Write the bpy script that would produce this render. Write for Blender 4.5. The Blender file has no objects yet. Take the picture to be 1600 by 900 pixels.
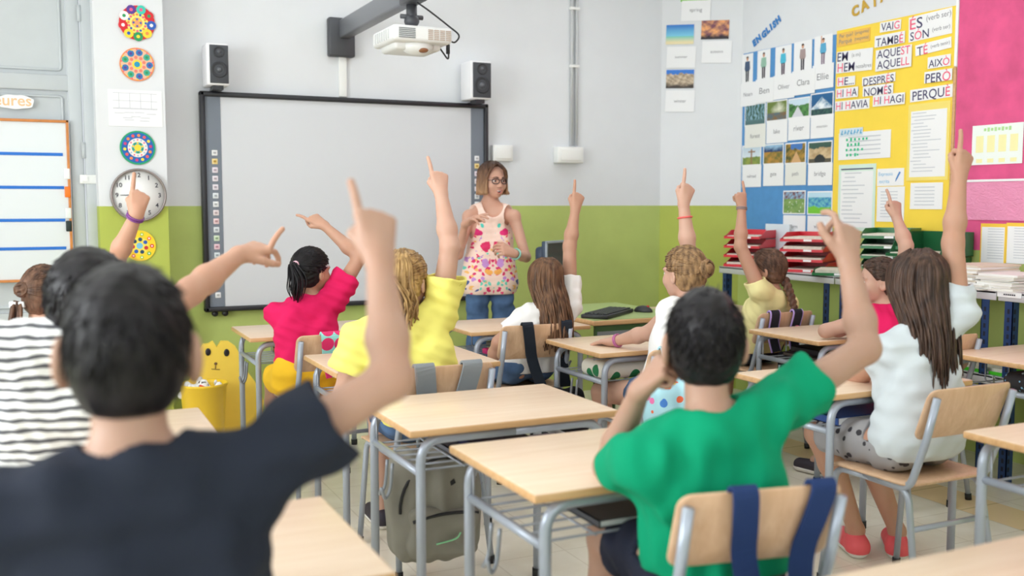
import bpy, bmesh, math, random
import numpy as np
from mathutils import Vector, Matrix
random.seed(7); RNG = np.random.default_rng(7)
PI = math.pi
SC = bpy.context.scene
COL = SC.collection
V3 = lambda *a: np.array(a, float)

# ------------------------------------------------------------------ camera geometry (1600 x 900 photograph)
FPX, TH, EYE, HY = 1555.6, math.radians(25.5), 1.35, 318
PITCH = math.atan((450 - HY) / FPX)
FW = V3(math.sin(TH) * math.cos(PITCH), math.cos(TH) * math.cos(PITCH), -math.sin(PITCH))
RT = V3(math.cos(TH), -math.sin(TH), 0)
UP = np.cross(RT, FW)
OC = V3(0, 0, EYE)
def ray(x, y): return FW + RT * (x - 800) / FPX + UP * (450 - y) / FPX
def atD(x, y, d): return OC + ray(x, y) * d            # point at a camera depth
def atZ(x, y, z): r = ray(x, y); return OC + r * (z - EYE) / r[2]
def atY(x, y, Y): r = ray(x, y); return OC + r * Y / r[1]
def atX(x, y, X): r = ray(x, y); return OC + r * X / r[0]

# ------------------------------------------------------------------ materials
def srgb(r, g, b):
    f = lambda c: (c / 255 / 12.92) if c / 255 <= .04045 else ((c / 255 + .055) / 1.055) ** 2.4
    return (f(r), f(g), f(b), 1)
_M = {}
class NT:
    def __init__(s, name):
        s.m = bpy.data.materials.new(name); s.m.use_nodes = True
        s.t = s.m.node_tree; s.b = s.t.nodes['Principled BSDF']
    def n(s, kind, **kw):
        q = s.t.nodes.new(kind)
        for k, v in kw.items():
            if k in q.inputs: q.inputs[k].default_value = v
            else: setattr(q, k, v)
        return q
    def l(s, a, b): s.t.links.new(a, b)
    def inp(s, k, v): s.b.inputs[k].default_value = v
    def obj(s): return s.n('ShaderNodeTexCoord').outputs['Object']
    def mapped(s, scale=(1, 1, 1), rot=(0, 0, 0), src=None):
        mp = s.n('ShaderNodeMapping'); mp.inputs['Scale'].default_value = scale; mp.inputs['Rotation'].default_value = rot
        s.l(src if src is not None else s.obj(), mp.inputs['Vector']); return mp.outputs[0]
    def ramp(s, fac, stops, interp='LINEAR'):
        r = s.n('ShaderNodeValToRGB'); r.color_ramp.interpolation = interp
        e = r.color_ramp.elements
        while len(e) < len(stops): e.new(.5)
        for q, (p, c) in zip(e, stops): q.position = p; q.color = c
        s.l(fac, r.inputs[0]); return r.outputs[0]
    def mix(s, fac, a, b, mode='MIX'):
        q = s.n('ShaderNodeMix', data_type='RGBA', blend_type=mode)
        for k, v in ((0, fac), (6, a), (7, b)):
            if hasattr(v, 'links'): s.l(v, q.inputs[k])
            else: q.inputs[k].default_value = v
        return q.outputs[2]
    def math(s, op, a, b=0.):
        q = s.n('ShaderNodeMath', operation=op)
        for k, v in ((0, a), (1, b)):
            if hasattr(v, 'links'): s.l(v, q.inputs[k])
            else: q.inputs[k].default_value = v
        return q.outputs[0]
    def bump(s, h, strength=.2, dist=.002):
        q = s.n('ShaderNodeBump'); q.inputs['Strength'].default_value = strength; q.inputs['Distance'].default_value = dist
        s.l(h, q.inputs['Height']); s.l(q.outputs[0], s.b.inputs['Normal'])
def plain(name, col, rough=.5, metal=0., spec=.5, noise=.0, scale=40, bump=0.):
    if name in _M: return _M[name]
    t = NT(name); t.inp('Roughness', rough); t.inp('Metallic', metal); t.inp('Specular IOR Level', spec)
    c = srgb(*col)
    t.inp('Base Color', c)
    if noise or bump:
        nz = t.n('ShaderNodeTexNoise', Scale=scale, Detail=4.); t.l(t.obj(), nz.inputs['Vector'])
        if noise:
            lo = tuple(x * (1 - noise) for x in c[:3]) + (1,); hi = tuple(min(1, x * (1 + noise)) for x in c[:3]) + (1,)
            t.l(t.ramp(nz.outputs[0], [(.3, lo), (.7, hi)]), t.b.inputs['Base Color'])
        if bump: t.bump(nz.outputs[0], bump, .003)
    _M[name] = t.m; return t.m
def vcol(name='painted_surface', rough=.6):
    if name in _M: return _M[name]
    t = NT(name); t.inp('Roughness', rough); a = t.n('ShaderNodeAttribute', attribute_name='Col')
    t.l(a.outputs['Color'], t.b.inputs['Base Color']); _M[name] = t.m; return t.m
def wood(name, a, b, sc=(2, 30, 30), rough=.35, spec=.5):
    if name in _M: return _M[name]
    t = NT(name); v = t.mapped(sc)
    n1 = t.n('ShaderNodeTexNoise', Scale=1.5, Detail=5., Distortion=.6); t.l(v, n1.inputs['Vector'])
    n2 = t.n('ShaderNodeTexNoise', Scale=6., Detail=2.); t.l(v, n2.inputs['Vector'])
    f = t.math('ADD', t.math('MULTIPLY', n1.outputs[0], .7), t.math('MULTIPLY', n2.outputs[0], .3))
    t.l(t.ramp(f, [(.35, srgb(*a)), (.65, srgb(*b))]), t.b.inputs['Base Color'])
    t.inp('Roughness', rough); t.inp('Specular IOR Level', spec); _M[name] = t.m; return t.m
def hairmat(name, dark, light, rough=.42):
    if name in _M: return _M[name]
    t = NT(name); n = t.n('ShaderNodeTexNoise', Scale=60., Detail=3.); t.l(t.mapped((1, 1, .22)), n.inputs['Vector'])
    t.l(t.ramp(n.outputs[0], [(.3, srgb(*dark)), (.72, srgb(*light))]), t.b.inputs['Base Color'])
    t.inp('Roughness', rough); t.inp('Specular IOR Level', .28); t.bump(n.outputs[0], .2, .002); _M[name] = t.m; return t.m
def skinmat(name, col):
    if name in _M: return _M[name]
    t = NT(name); c = srgb(*col)
    n = t.n('ShaderNodeTexNoise', Scale=14., Detail=3.); t.l(t.obj(), n.inputs['Vector'])
    t.l(t.ramp(n.outputs[0], [(.3, (c[0], c[1] * .93, c[2] * .9, 1)), (.7, c)]), t.b.inputs['Base Color'])
    t.inp('Roughness', .5); t.inp('Specular IOR Level', .35)
    t.inp('Subsurface Weight', .12); t.inp('Subsurface Radius', (.02, .008, .004)); t.inp('Subsurface Scale', .5)
    _M[name] = t.m; return t.m
def cloth(name, col, scale=900, rough=.85, noise=.08):
    if name in _M: return _M[name]
    t = NT(name); c = srgb(*col); t.inp('Roughness', rough); t.inp('Specular IOR Level', .2)
    n = t.n('ShaderNodeTexNoise', Scale=9., Detail=3.); t.l(t.obj(), n.inputs['Vector'])
    lo = tuple(x * (1 - noise) for x in c[:3]) + (1,)
    t.l(t.ramp(n.outputs[0], [(.3, lo), (.7, c)]), t.b.inputs['Base Color'])
    n2 = t.n('ShaderNodeTexNoise', Scale=float(scale) / 3, Detail=1.); t.l(t.obj(), n2.inputs['Vector']); t.bump(n2.outputs[0], .15, .001)
    _M[name] = t.m; return t.m

# ------------------------------------------------------------------ object helpers
def link(o, parent=None):
    COL.objects.link(o)
    if parent is not None: o.parent = parent
    return o
def tag(o, label, cat, group=None, kind=None):
    o['label'] = label; o['category'] = cat
    if group: o['group'] = group
    if kind: o['kind'] = kind
    return o
def thing(name, label, cat, loc=(0, 0, 0), yaw=0., group=None):
    o = bpy.data.objects.new(name, None); o.empty_display_size = .1
    o.location = tuple(float(x) for x in loc); o.rotation_euler = (0, 0, yaw)
    return tag(link(o), label, cat, group)
def dup(root, loc=None, yaw=None, label=None):
    c = root.copy(); COL.objects.link(c)
    if loc is not None: c.location = tuple(float(x) for x in loc)
    if yaw is not None: c.rotation_euler = (0, 0, yaw)
    if label: c['label'] = label
    def kids(src, dst):
        for k in list(src.children):
            q = k.copy(); COL.objects.link(q); q.parent = dst; kids(k, q)
    kids(root, c); return c

def frame_from(d, hint=(0, 0, 1)):
    d = np.asarray(d, float); d = d / np.linalg.norm(d); h = np.asarray(hint, float)
    if abs(d @ h) > .97: h = V3(1, 0, 0) if abs(d[0]) < .9 else V3(0, 1, 0)
    a = np.cross(h, d); a /= np.linalg.norm(a); return a, np.cross(d, a), d
def fillet(pts, r, n=6):
    pts = [np.asarray(p, float) for p in pts]; out = [pts[0]]
    for a, b, c in zip(pts, pts[1:], pts[2:]):
        u = a - b; v = c - b; lu, lv = np.linalg.norm(u), np.linalg.norm(v); u /= lu; v /= lv
        ang = math.acos(max(-1, min(1, u @ v))); t = min(r / math.tan(ang / 2), lu * .49, lv * .49)
        p, q = b + u * t, b + v * t
        for i in range(n + 1):
            s = i / n; out.append((1 - s) ** 2 * p + 2 * s * (1 - s) * b + s * s * q)
    out.append(pts[-1]); return out
def catmull(pts, n=4):
    P = [np.asarray(p, float) for p in pts]; P = [2 * P[0] - P[1]] + P + [2 * P[-1] - P[-2]]; out = []
    for a, b, c, d in zip(P, P[1:], P[2:], P[3:]):
        for i in range(n):
            t = i / n; out.append(.5 * (2 * b + (c - a) * t + (2 * a - 5 * b + 4 * c - d) * t * t + (3 * b - a - 3 * c + d) * t ** 3))
    out.append(P[-2]); return out

class MB:
    """collects shapes, then links them as one mesh object"""
    def __init__(s): s.v = []; s.f = []; s.mi = []; s.sm = []; s.col = {}
    def add(s, vs, fs, mi=0, smooth=False, cols=None):
        o = len(s.v); s.v += [tuple(map(float, p)) for p in vs]
        for f in fs: s.f.append([o + i for i in f]); s.mi.append(mi); s.sm.append(smooth)
        if cols is not None:
            for i, c in enumerate(cols): s.col[o + i] = c
        return s
    def box(s, c, size, R=None, mi=0, bev=0., seg=2):
        bm = bmesh.new(); bmesh.ops.create_cube(bm, size=1)
        for v in bm.verts: v.co = Vector((v.co.x * size[0], v.co.y * size[1], v.co.z * size[2]))
        if bev: bmesh.ops.bevel(bm, geom=bm.edges[:], offset=bev, segments=seg, affect='EDGES', profile=.5)
        vs = np.array([v.co[:] for v in bm.verts]); fs = [[v.index for v in f.verts] for f in bm.faces]; bm.free()
        if R is not None: vs = vs @ np.asarray(R).T
        return s.add(vs + np.asarray(c, float), fs, mi, bev > 0)
    def tube(s, pts, r, seg=10, mi=0, cap=True, hint=(0, 0, 1), flat=None):
        pts = [np.asarray(p, float) for p in pts]; n = len(pts); rs = r if hasattr(r, '__len__') else [r] * n
        vs = []; a = None
        for i, p in enumerate(pts):
            d = pts[min(i + 1, n - 1)] - pts[max(i - 1, 0)]; d = d / (np.linalg.norm(d) + 1e-12)
            if a is None: a = frame_from(d, hint)[0]
            a = a - d * (a @ d); a /= np.linalg.norm(a) + 1e-12; b = np.cross(d, a)
            for k in range(seg):
                t = 2 * PI * k / seg; vs.append(p + rs[i] * (math.cos(t) * a + math.sin(t) * b * (flat or 1)))
        fs = [[i * seg + k, i * seg + (k + 1) % seg, (i + 1) * seg + (k + 1) % seg, (i + 1) * seg + k] for i in range(n - 1) for k in range(seg)]
        if cap: fs += [list(range(seg))[::-1], [(n - 1) * seg + k for k in range(seg)]]
        return s.add(vs, fs, mi, True)
    def lathe(s, prof, c=(0, 0, 0), seg=24, mi=0, R=None):
        vs = []; n = len(prof)
        for r, z in prof:
            for k in range(seg): t = 2 * PI * k / seg; vs.append((r * math.cos(t), r * math.sin(t), z))
        vs = np.array(vs)
        if R is not None: vs = vs @ np.asarray(R).T
        fs = [[i * seg + k, i * seg + (k + 1) % seg, (i + 1) * seg + (k + 1) % seg, (i + 1) * seg + k] for i in range(n - 1) for k in range(seg)]
        return s.add(vs + np.asarray(c, float), fs, mi, True)
    def prism(s, poly, o, ax, ay, az, t, mi=0):
        """2-D outline in the (ax, ay) plane at o, extruded by t along az"""
        o, ax, ay, az = [np.asarray(q, float) for q in (o, ax, ay, az)]
        n = len(poly); A = [o + ax * x + ay * y for x, y in poly]; B = [p + az * t for p in A]
        fs = [list(range(n))[::-1], list(range(n, 2 * n))] + [[i, (i + 1) % n, n + (i + 1) % n, n + i] for i in range(n)]
        return s.add(A + B, fs, mi, False)
    def grid(s, fn, nu, nv, mi=0, smooth=True, colfn=None):
        vs = []; cs = [] if colfn else None
        for j in range(nv + 1):
            for i in range(nu + 1):
                vs.append(fn(i / nu, j / nv))
                if colfn: cs.append(colfn(i / nu, j / nv))
        fs = [[j * (nu + 1) + i, j * (nu + 1) + i + 1, (j + 1) * (nu + 1) + i + 1, (j + 1) * (nu + 1) + i] for j in range(nv) for i in range(nu)]
        return s.add(vs, fs, mi, smooth, cs)
    def sphere(s, c, r, mi=0, seg=14, rings=9, R=None):
        rr = r if hasattr(r, '__len__') else (r, r, r)
        vs = [];
        for j in range(rings + 1):
            ph = PI * j / rings
            for k in range(seg): t = 2 * PI * k / seg; vs.append((rr[0] * math.sin(ph) * math.cos(t), rr[1] * math.sin(ph) * math.sin(t), rr[2] * math.cos(ph)))
        vs = np.array(vs)
        if R is not None: vs = vs @ np.asarray(R).T
        fs = [[j * seg + k, (j + 1) * seg + k, (j + 1) * seg + (k + 1) % seg, j * seg + (k + 1) % seg] for j in range(rings) for k in range(seg)]
        return s.add(vs + np.asarray(c, float), fs, mi, True)
    def build(s, name, mats, parent=None, loc=None, yaw=0.):
        me = bpy.data.meshes.new(name); me.from_pydata(s.v, [], s.f); 
        for m in (mats if isinstance(mats, (list, tuple)) else [mats]): me.materials.append(m)
        me.polygons.foreach_set('material_index', s.mi); me.polygons.foreach_set('use_smooth', s.sm)
        if s.col:
            at = me.color_attributes.new('Col', 'FLOAT_COLOR', 'POINT'); buf = np.ones((len(s.v), 4), np.float32)
            for i, c in s.col.items(): buf[i, :3] = c[:3]
            at.data.foreach_set('color', buf.ravel())
        me.update(); bm = bmesh.new(); bm.from_mesh(me); bmesh.ops.recalc_face_normals(bm, faces=bm.faces); bm.to_mesh(me); bm.free()
        if any(s.sm) and not all(s.sm): pass
        o = bpy.data.objects.new(name, me)
        if loc is not None: o.location = tuple(float(x) for x in loc)
        o.rotation_euler = (0, 0, yaw)
        return link(o, parent)

def text_geo(string, size, mats_of=None, spacing=1., bold=0.):
    """flat lettering as (verts, faces, material index) in its own x, y plane, width"""
    cu = bpy.data.curves.new('lettering', 'FONT'); cu.body = string; cu.size = size; cu.space_character = spacing; cu.offset = bold; cu.resolution_u = 3
    if mats_of:
        for _ in range(max(mats_of) + 1): cu.materials.append(bpy.data.materials[0] if bpy.data.materials else None)
        for i, k in enumerate(mats_of): cu.body_format[i].material_index = k
    o = bpy.data.objects.new('lettering', cu); COL.objects.link(o); dg = bpy.context.evaluated_depsgraph_get(); dg.update()
    me = bpy.data.meshes.new_from_object(o.evaluated_get(dg))
    vs = np.array([v.co[:] for v in me.vertices]) if len(me.vertices) else np.zeros((0, 3)); fs = [list(p.vertices) for p in me.polygons]; mi = [p.material_index for p in me.polygons]
    bpy.data.objects.remove(o); bpy.data.meshes.remove(me); bpy.data.curves.remove(cu)
    return vs, fs, mi
# ------------------------------------------------------------------ signed-distance modelling (bodies, clothes, hair, bags)
def smin(a, b, k):
    if k <= 0: return np.minimum(a, b)
    h = np.maximum(k - np.abs(a - b), 0) / k
    return np.minimum(a, b) - h * h * k * .25
def smax(a, b, k): return -smin(-a, -b, k)
def rc(a, b, ra, rb):
    """round cone from a to b"""
    a = np.asarray(a, float); b = np.asarray(b, float); ba = b - a; l2 = max(ba @ ba, 1e-9); rr = ra - rb; a2 = l2 - rr * rr; il2 = 1 / l2
    if a2 <= 0:
        c, r = (a, ra) if ra > rb else (b, rb)
        return lambda P: np.linalg.norm(P - c, axis=1) - r
    def f(P):
        pa = P - a; y = pa @ ba; z = y - l2
        q = pa * l2 - y[:, None] * ba; x2 = np.einsum('ij,ij->i', q, q); y2 = y * y * l2; z2 = z * z * l2
        k = np.sign(rr) * rr * rr * x2
        d = (np.sqrt(x2 * a2 * il2) + y * rr) * il2 - ra
        m2 = np.sign(y) * a2 * y2 < k; d = np.where(m2, np.sqrt(x2 + y2) * il2 - ra, d)
        m1 = np.sign(z) * a2 * z2 > k; return np.where(m1, np.sqrt(x2 + z2) * il2 - rb, d)
    return f
def ell(c, r, R=None):
    c = np.asarray(c, float); r = np.asarray(r, float)
    def f(P):
        q = P - c
        if R is not None: q = q @ R
        k0 = np.linalg.norm(q / r, axis=1); k1 = np.linalg.norm(q / (r * r), axis=1) + 1e-9
        return k0 * (k0 - 1) / k1
    return f
def rbox(c, h, r, R=None):
    c = np.asarray(c, float); h = np.asarray(h, float) - r
    def f(P):
        q = P - c
        if R is not None: q = q @ R
        q = np.abs(q) - h
        return np.linalg.norm(np.maximum(q, 0), axis=1) + np.minimum(q.max(1), 0) - r
    return f
def plane(p, n):
    p = np.asarray(p, float); n = np.asarray(n, float) / np.linalg.norm(n); return lambda P: (P - p) @ n
def U(*fs, k=.02):
    def f(P):
        d = fs[0](P)
        for g in fs[1:]: d = smin(d, g(P), k)
        return d
    return f
def bounded(f, c, r, m=.04):
    """evaluate f only near a sphere; farther off the sphere's own distance is close enough"""
    c = np.asarray(c, float)
    def g(P):
        d = np.linalg.norm(P - c, axis=1) - r; out = d + m * .5; i = np.nonzero(d < m)[0]
        if len(i): out[i] = f(P[i])
        return out
    return g
def wob(amp, freq, seed, n=5, aniso=(1, 1, 1)):
    rg = np.random.default_rng(seed); K = rg.normal(size=(n, 3)) * freq * np.asarray(aniso); ph = rg.uniform(0, 2 * PI, n)
    return lambda P: amp / math.sqrt(n) * 1.4 * np.sin(P @ K.T + ph).sum(1)
def _keys(I): return (I[:, 0] * 4096 + I[:, 1]) * 4096 + I[:, 2]
OFF8 = np.array([[i, j, k] for i in (0, 1) for j in (0, 1) for k in (0, 1)])
def polygonize(f, lo, hi, h, newton=1):
    lo = np.asarray(lo, float); hi = np.asarray(hi, float); S = 8
    n = np.ceil((hi - lo) / (h * S)).astype(int) + 1
    C = np.stack(np.meshgrid(*[np.arange(q) for q in n], indexing='ij'), -1).reshape(-1, 3)
    d = f(lo + (C + .5) * h * S); C = C[np.abs(d) < h * S * 1.25]
    o4 = np.array([[i, j, k] for i in range(4) for j in range(4) for k in range(4)])
    C = (C[:, None] * 4 + o4).reshape(-1, 3)
    d = f(lo + (C + .5) * h * 2); C = C[np.abs(d) < h * 2 * 1.5]
    C = (C[:, None] * 2 + OFF8).reshape(-1, 3) + 1
    K8 = (C[:, None] + OFF8).reshape(-1, 3)
    key = _keys(K8); uk, first, inv = np.unique(key, return_index=True, return_inverse=True); G = K8[first]
    val = f(lo + (G - 1) * h); cv = val[inv].reshape(-1, 8)
    act = (cv.min(1) < 0) & (cv.max(1) >= 0); C = C[act]; cv = cv[act]
    acc = np.zeros((len(C), 3)); cnt = np.zeros(len(C))
    for i in range(8):
        for j in range(i + 1, 8):
            if np.abs(OFF8[i] - OFF8[j]).sum() != 1: continue
            m = (cv[:, i] < 0) != (cv[:, j] < 0); a, b = cv[m, i], cv[m, j]; t = (a / (a - b))[:, None]
            acc[m] += OFF8[i] + t * (OFF8[j] - OFF8[i]); cnt[m] += 1
    Vv = lo + (C - 1 + acc / cnt[:, None]) * h
    ck = _keys(C); order = np.argsort(ck); sk = ck[order]
    def cell(I):
        k = _keys(I); p = np.clip(np.searchsorted(sk, k), 0, len(sk) - 1); ok = sk[p] == k; return np.where(ok, order[p], -1)
    Q = []
    for ax in range(3):
        e = np.zeros(3, int); e[ax] = 1; k2 = _keys(G + e); p = np.clip(np.searchsorted(uk, k2), 0, len(uk) - 1); ok = uk[p] == k2
        s0, s1 = val < 0, val[p] < 0; m = ok & (s0 != s1)
        g = G[m]; u = np.zeros(3, int); u[(ax + 1) % 3] = 1; w = np.zeros(3, int); w[(ax + 2) % 3] = 1
        q = np.stack([cell(g), cell(g - u), cell(g - u - w), cell(g - w)], 1); fl = ~s0[m]; q = q[:, :]
        good = (q >= 0).all(1); q = q[good]; fl = fl[good]; q[fl] = q[fl][:, ::-1]; Q.append(q)
    Q = np.concatenate(Q)
    for _ in range(newton):
        e = h * .3; d0 = f(Vv); g = np.stack([f(Vv + e * np.eye(3)[i]) - d0 for i in range(3)], 1) / e
        Vv = Vv - g * np.clip(d0 / (np.einsum('ij,ij->i', g, g) + 1e-6), -h * .6, h * .6)[:, None]
    return Vv, Q
def np_mesh(name, Vv, Q, mats, parent=None, mi=None, extra=None, col=None):
    """link a numpy quad mesh (plus an MB of extra shapes) as one object"""
    me = bpy.data.meshes.new(name); Vv = np.asarray(Vv, np.float32)
    nv = len(Vv); fl = Q.astype(np.int32)
    if extra is not None and extra.v:
        me.from_pydata(np.concatenate([Vv, np.array(extra.v, np.float32)]).tolist(), [], fl.tolist() + [[nv + i for i in q] for q in extra.f])
    else:
        me.vertices.add(nv); me.vertices.foreach_set('co', Vv.ravel()); me.loops.add(fl.size); me.polygons.add(len(fl))
        me.polygons.foreach_set('loop_start', np.arange(0, fl.size, 4, dtype=np.int32)); me.loops.foreach_set('vertex_index', fl.ravel())
    for m in (mats if isinstance(mats, (list, tuple)) else [mats]): me.materials.append(m)
    k = np.zeros(len(me.polygons), np.int32)
    if mi is not None: k[:len(mi)] = mi
    if extra is not None and extra.v: k[len(fl):] = extra.mi
    me.polygons.foreach_set('material_index', k); me.polygons.foreach_set('use_smooth', np.ones(len(me.polygons), bool))
    me.update(calc_edges=True); me.validate()
    return link(bpy.data.objects.new(name, me), parent)
# ------------------------------------------------------------------ the room
WY, CX, WX, WYR, CEIL, XL, YR = 6.2, 4.169, 4.577, 5.792, 3.15, -2.6, -1.8
DADO = 1.335
white_wall = plain('white_wall_paint', (224, 226, 230), .8, noise=.012, scale=6, bump=.05)
green_wall = plain('green_wall_paint', (186, 202, 116), .7, noise=.05, scale=5, bump=.06)
lime_wall = plain('lime_wall_paint', (176, 188, 84), .7, noise=.04, scale=5, bump=.06)
WALLM = [white_wall, green_wall, lime_wall]
def structure(o): o['kind'] = 'structure'; return o
def wall(name, a, b, zt=CEIL, th=.12, low=1, seg=None):
    """wall whose room face runs a -> b (room on the left hand of a->b ... thickness goes to the right)"""
    a = V3(*a, 0); b = V3(*b, 0); d = b - a; L = np.linalg.norm(d); d /= L; nrm = V3(-d[1], d[0], 0)
    R = np.stack([d, nrm, V3(0, 0, 1)], 1); m = MB(); mid = (a + b) / 2 + nrm * th / 2
    m.box(mid + V3(0, 0, DADO / 2), (L, th, DADO), R, low); m.box(mid + V3(0, 0, (zt + DADO) / 2), (L, th, zt - DADO), R, 0)
    return structure(m.build(name, WALLM))
wall('wall_back', (.33, WY), (CX, WY))
wall('wall_back_left', (XL, WY), (-1.45, WY))
m = MB(); m.box((-.56, WY + .06, 2.95), (1.78, .12, .4)); structure(m.build('wall_above_door', white_wall))
wall('wall_corner', (CX, WY), (WX, WYR), low=2)
wall('wall_right', (WX, WYR), (WX, YR), low=1)
m = MB(); RX0, RX1 = -1.6, 3.6      # rear wall; its wide window is added to let in fill light
m.box(((WX + XL) / 2, YR - .06, .45), (WX - XL, .12, .9), mi=1); m.box(((WX + XL) / 2, YR - .06, 2.95), (WX - XL, .12, .4))
for a, b in ((XL, RX0), (RX1, WX)): m.box(((a + b) / 2, YR - .06, 1.825), (b - a, .12, 1.85))
structure(m.build('wall_rear', WALLM))
# left wall with three tall windows
m = MB(); wins = [(-.9, .9), (1.6, 3.4), (4.1, 5.9)]
m.box((XL - .1, (WY + YR) / 2, .45), (.2, WY - YR, .9), mi=1); m.box((XL - .1, (WY + YR) / 2, 2.95), (.2, WY - YR, .4))
ys = [YR] + [q for w in wins for q in w] + [WY]
for a, b in zip(ys[::2], ys[1::2]): m.box((XL - .1, (a + b) / 2, 1.825), (.2, b - a, 1.85))
structure(m.build('wall_left', WALLM))
win_w = plain('window_paint', (235, 235, 232), .4)
for i, (a, b) in enumerate(wins):
    m = MB(); c = (a + b) / 2; W = b - a
    for z in (.925, 2.725): m.box((XL - .1, c, z), (.07, W, .05))
    for y in (a + .025, c, b - .025): m.box((XL - .1, y, 1.825), (.07, .05, 1.85))
    structure(m.build('window_%d' % (i + 1), win_w))
m = MB()  # frame of the unseen rear window, added for the fill light
for z in (.925, 2.725): m.box(((RX0 + RX1) / 2, YR - .06, z), (RX1 - RX0, .07, .05))
for i in range(5): m.box((RX0 + .025 + (RX1 - RX0 - .05) * i / 4, YR - .06, 1.825), (.05, .07, 1.85))
structure(m.build('window_4', win_w))
m = MB(); m.box(((XL + WX) / 2, (YR + WY) / 2, CEIL + .05), (WX - XL + .3, WY - YR + .3, .1)); structure(m.build('ceiling', plain('ceiling_white', (240, 240, 238), .9)))
# floor: cream terrazzo tiles with a tan border course
t = NT('cream_floor_tiles'); v = t.mapped((3.3, 3.3, 3.3))
br = t.n('ShaderNodeTexBrick', offset=0., squash=1.); br.inputs['Scale'].default_value = 1.; br.inputs['Mortar Size'].default_value = .012
br.inputs['Brick Width'].default_value = 1.; br.inputs['Row Height'].default_value = 1.
br.inputs['Color1'].default_value = srgb(244, 238, 224); br.inputs['Color2'].default_value = srgb(238, 230, 212); br.inputs['Mortar'].default_value = srgb(214, 204, 184)
t.l(v, br.inputs['Vector']); nz = t.n('ShaderNodeTexNoise', Scale=5., Detail=6.); t.l(t.obj(), nz.inputs['Vector'])
t.l(t.mix(.5, br.outputs[0], t.ramp(nz.outputs[0], [(.3, srgb(226, 216, 196)), (.65, srgb(248, 243, 230))])), t.b.inputs['Base Color'])
t.inp('Roughness', .25); t.inp('Coat Weight', .25); t.inp('Coat Roughness', .12); floor_m = t.m
t = NT('tan_floor_tiles'); br2 = t.n('ShaderNodeTexBrick', offset=0.); br2.inputs['Brick Width'].default_value = 1.; br2.inputs['Row Height'].default_value = 1.; br2.inputs['Scale'].default_value = 1.; br2.inputs['Mortar Size'].default_value = .02
br2.inputs['Color1'].default_value = srgb(242, 218, 176); br2.inputs['Color2'].default_value = srgb(236, 208, 164); br2.inputs['Mortar'].default_value = srgb(214, 190, 148)
t.l(t.mapped((3.3, 3.3, 3.3)), br2.inputs['Vector']); t.l(br2.outputs[0], t.b.inputs['Base Color']); t.inp('Roughness', .25); tan_m = t.m
m = MB(); sx = float(atZ(1532, 792, 0)[0])
for x0, x1, k in ((XL - .2, sx - .12, 0), (sx - .12, sx + .12, 1), (sx + .12, WX + .2, 0)): m.box(((x0 + x1) / 2, (YR + WY) / 2, -.05), (x1 - x0, WY - YR + .4, .1), mi=k)
structure(m.build('floor', [floor_m, tan_m]))
# pilaster between door and whiteboard
PY = 5.95
m = MB(); px0, px1 = float(atY(154, 300, PY)[0]), float(atY(262, 300, PY)[0])
m.box(((px0 + px1) / 2, (PY + WY) / 2, DADO / 2), (px1 - px0, WY - PY, DADO), mi=2); m.box(((px0 + px1) / 2, (PY + WY) / 2, (CEIL + DADO) / 2), (px1 - px0, WY - PY, CEIL - DADO), mi=0)
structure(m.build('wall_pilaster', WALLM))
# ------------------------------------------------------------------ panelled door
door_p = plain('pale_grey_door_paint', (196, 201, 205), .4, noise=.02, scale=8); DY = WY - .02
def dz(y): return float(atY(60, y, DY)[2])
def dx(x): return float(atY(x, 300, DY)[0])
dr = bpy.data.objects.new('door_1', None); dr.location = (-.56, WY, 0); link(dr); structure(dr); dr['label'] = 'pale grey panelled wooden door behind the lined chart'
def dpart(name, m, mat): o = m.build(name, mat, dr); o.location = (.56, -WY, 0); return o
xr = dx(112); xs = dx(133); xf = dx(152)
m = MB()
for (z0, z1) in ((0, .16), (dz(515), dz(488)), (dz(140), dz(115)), (2.62, 2.75)): m.box(((-1.4 + xs) / 2, DY + .03, (z0 + z1) / 2), (xs + 1.4, .045, z1 - z0), bev=.006)
for a, b in ((xr, xs), (-.64, -.48), (-1.4, -1.27)): m.box(((a + b) / 2, DY + .0285, 1.375), (b - a, .047, 2.75), bev=.006)
dpart('door_leaf', m, door_p)
for (a, b) in ((-.48, xr), (-1.27, -.64)):
    for (z0, z1) in ((.16, dz(515)), (dz(488), dz(140)), (dz(115), 2.62)):
        m = MB(); m.box(((a + b) / 2, DY + .05, (z0 + z1) / 2), (b - a - .004, .02, z1 - z0 - .004))
        m.tube(fillet([(a + .03, DY + .036, z0 + .03), (b - .03, DY + .036, z0 + .03), (b - .03, DY + .036, z1 - .03), (a + .03, DY + .036, z1 - .03), (a + .03, DY + .036, z0 + .03)], .02), .008, 6)
        dpart('door_panel', m, door_p)
m = MB(); m.box(((xs + xf) / 2 + .004, DY + .015, 1.38), (xf - xs - .004, .06, 2.76), bev=.006); m.box((-1.43, DY + .015, 1.38), (.05, .06, 2.76), bev=.006); dpart('door_frame', m, door_p)
for z in (float(atY(133, 22, DY)[2]), float(atY(133, 235, DY)[2]), .35):
    m = MB(); m.tube([(xs, DY - .012, z - .045), (xs, DY - .012, z + .045)], .011, 8); dpart('hinge', m, door_p)
# ------------------------------------------------------------------ light switch, clock, paper circles
lsw = thing('light_switch', 'white switch plate on the pale door frame', 'switch', atY(138, 280, DY - .02))
lsw.location.y = DY - .019
wp = plain('white_plastic', (238, 238, 236), .35); m = MB(); m.box((0, 0, 0), (.09, .012, .05), bev=.004); m.build('switch_plate', wp, lsw)
m = MB(); m.box((-.015, -.008, 0), (.03, .006, .03), bev=.002); m.build('switch_rocker', wp, lsw)

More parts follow.
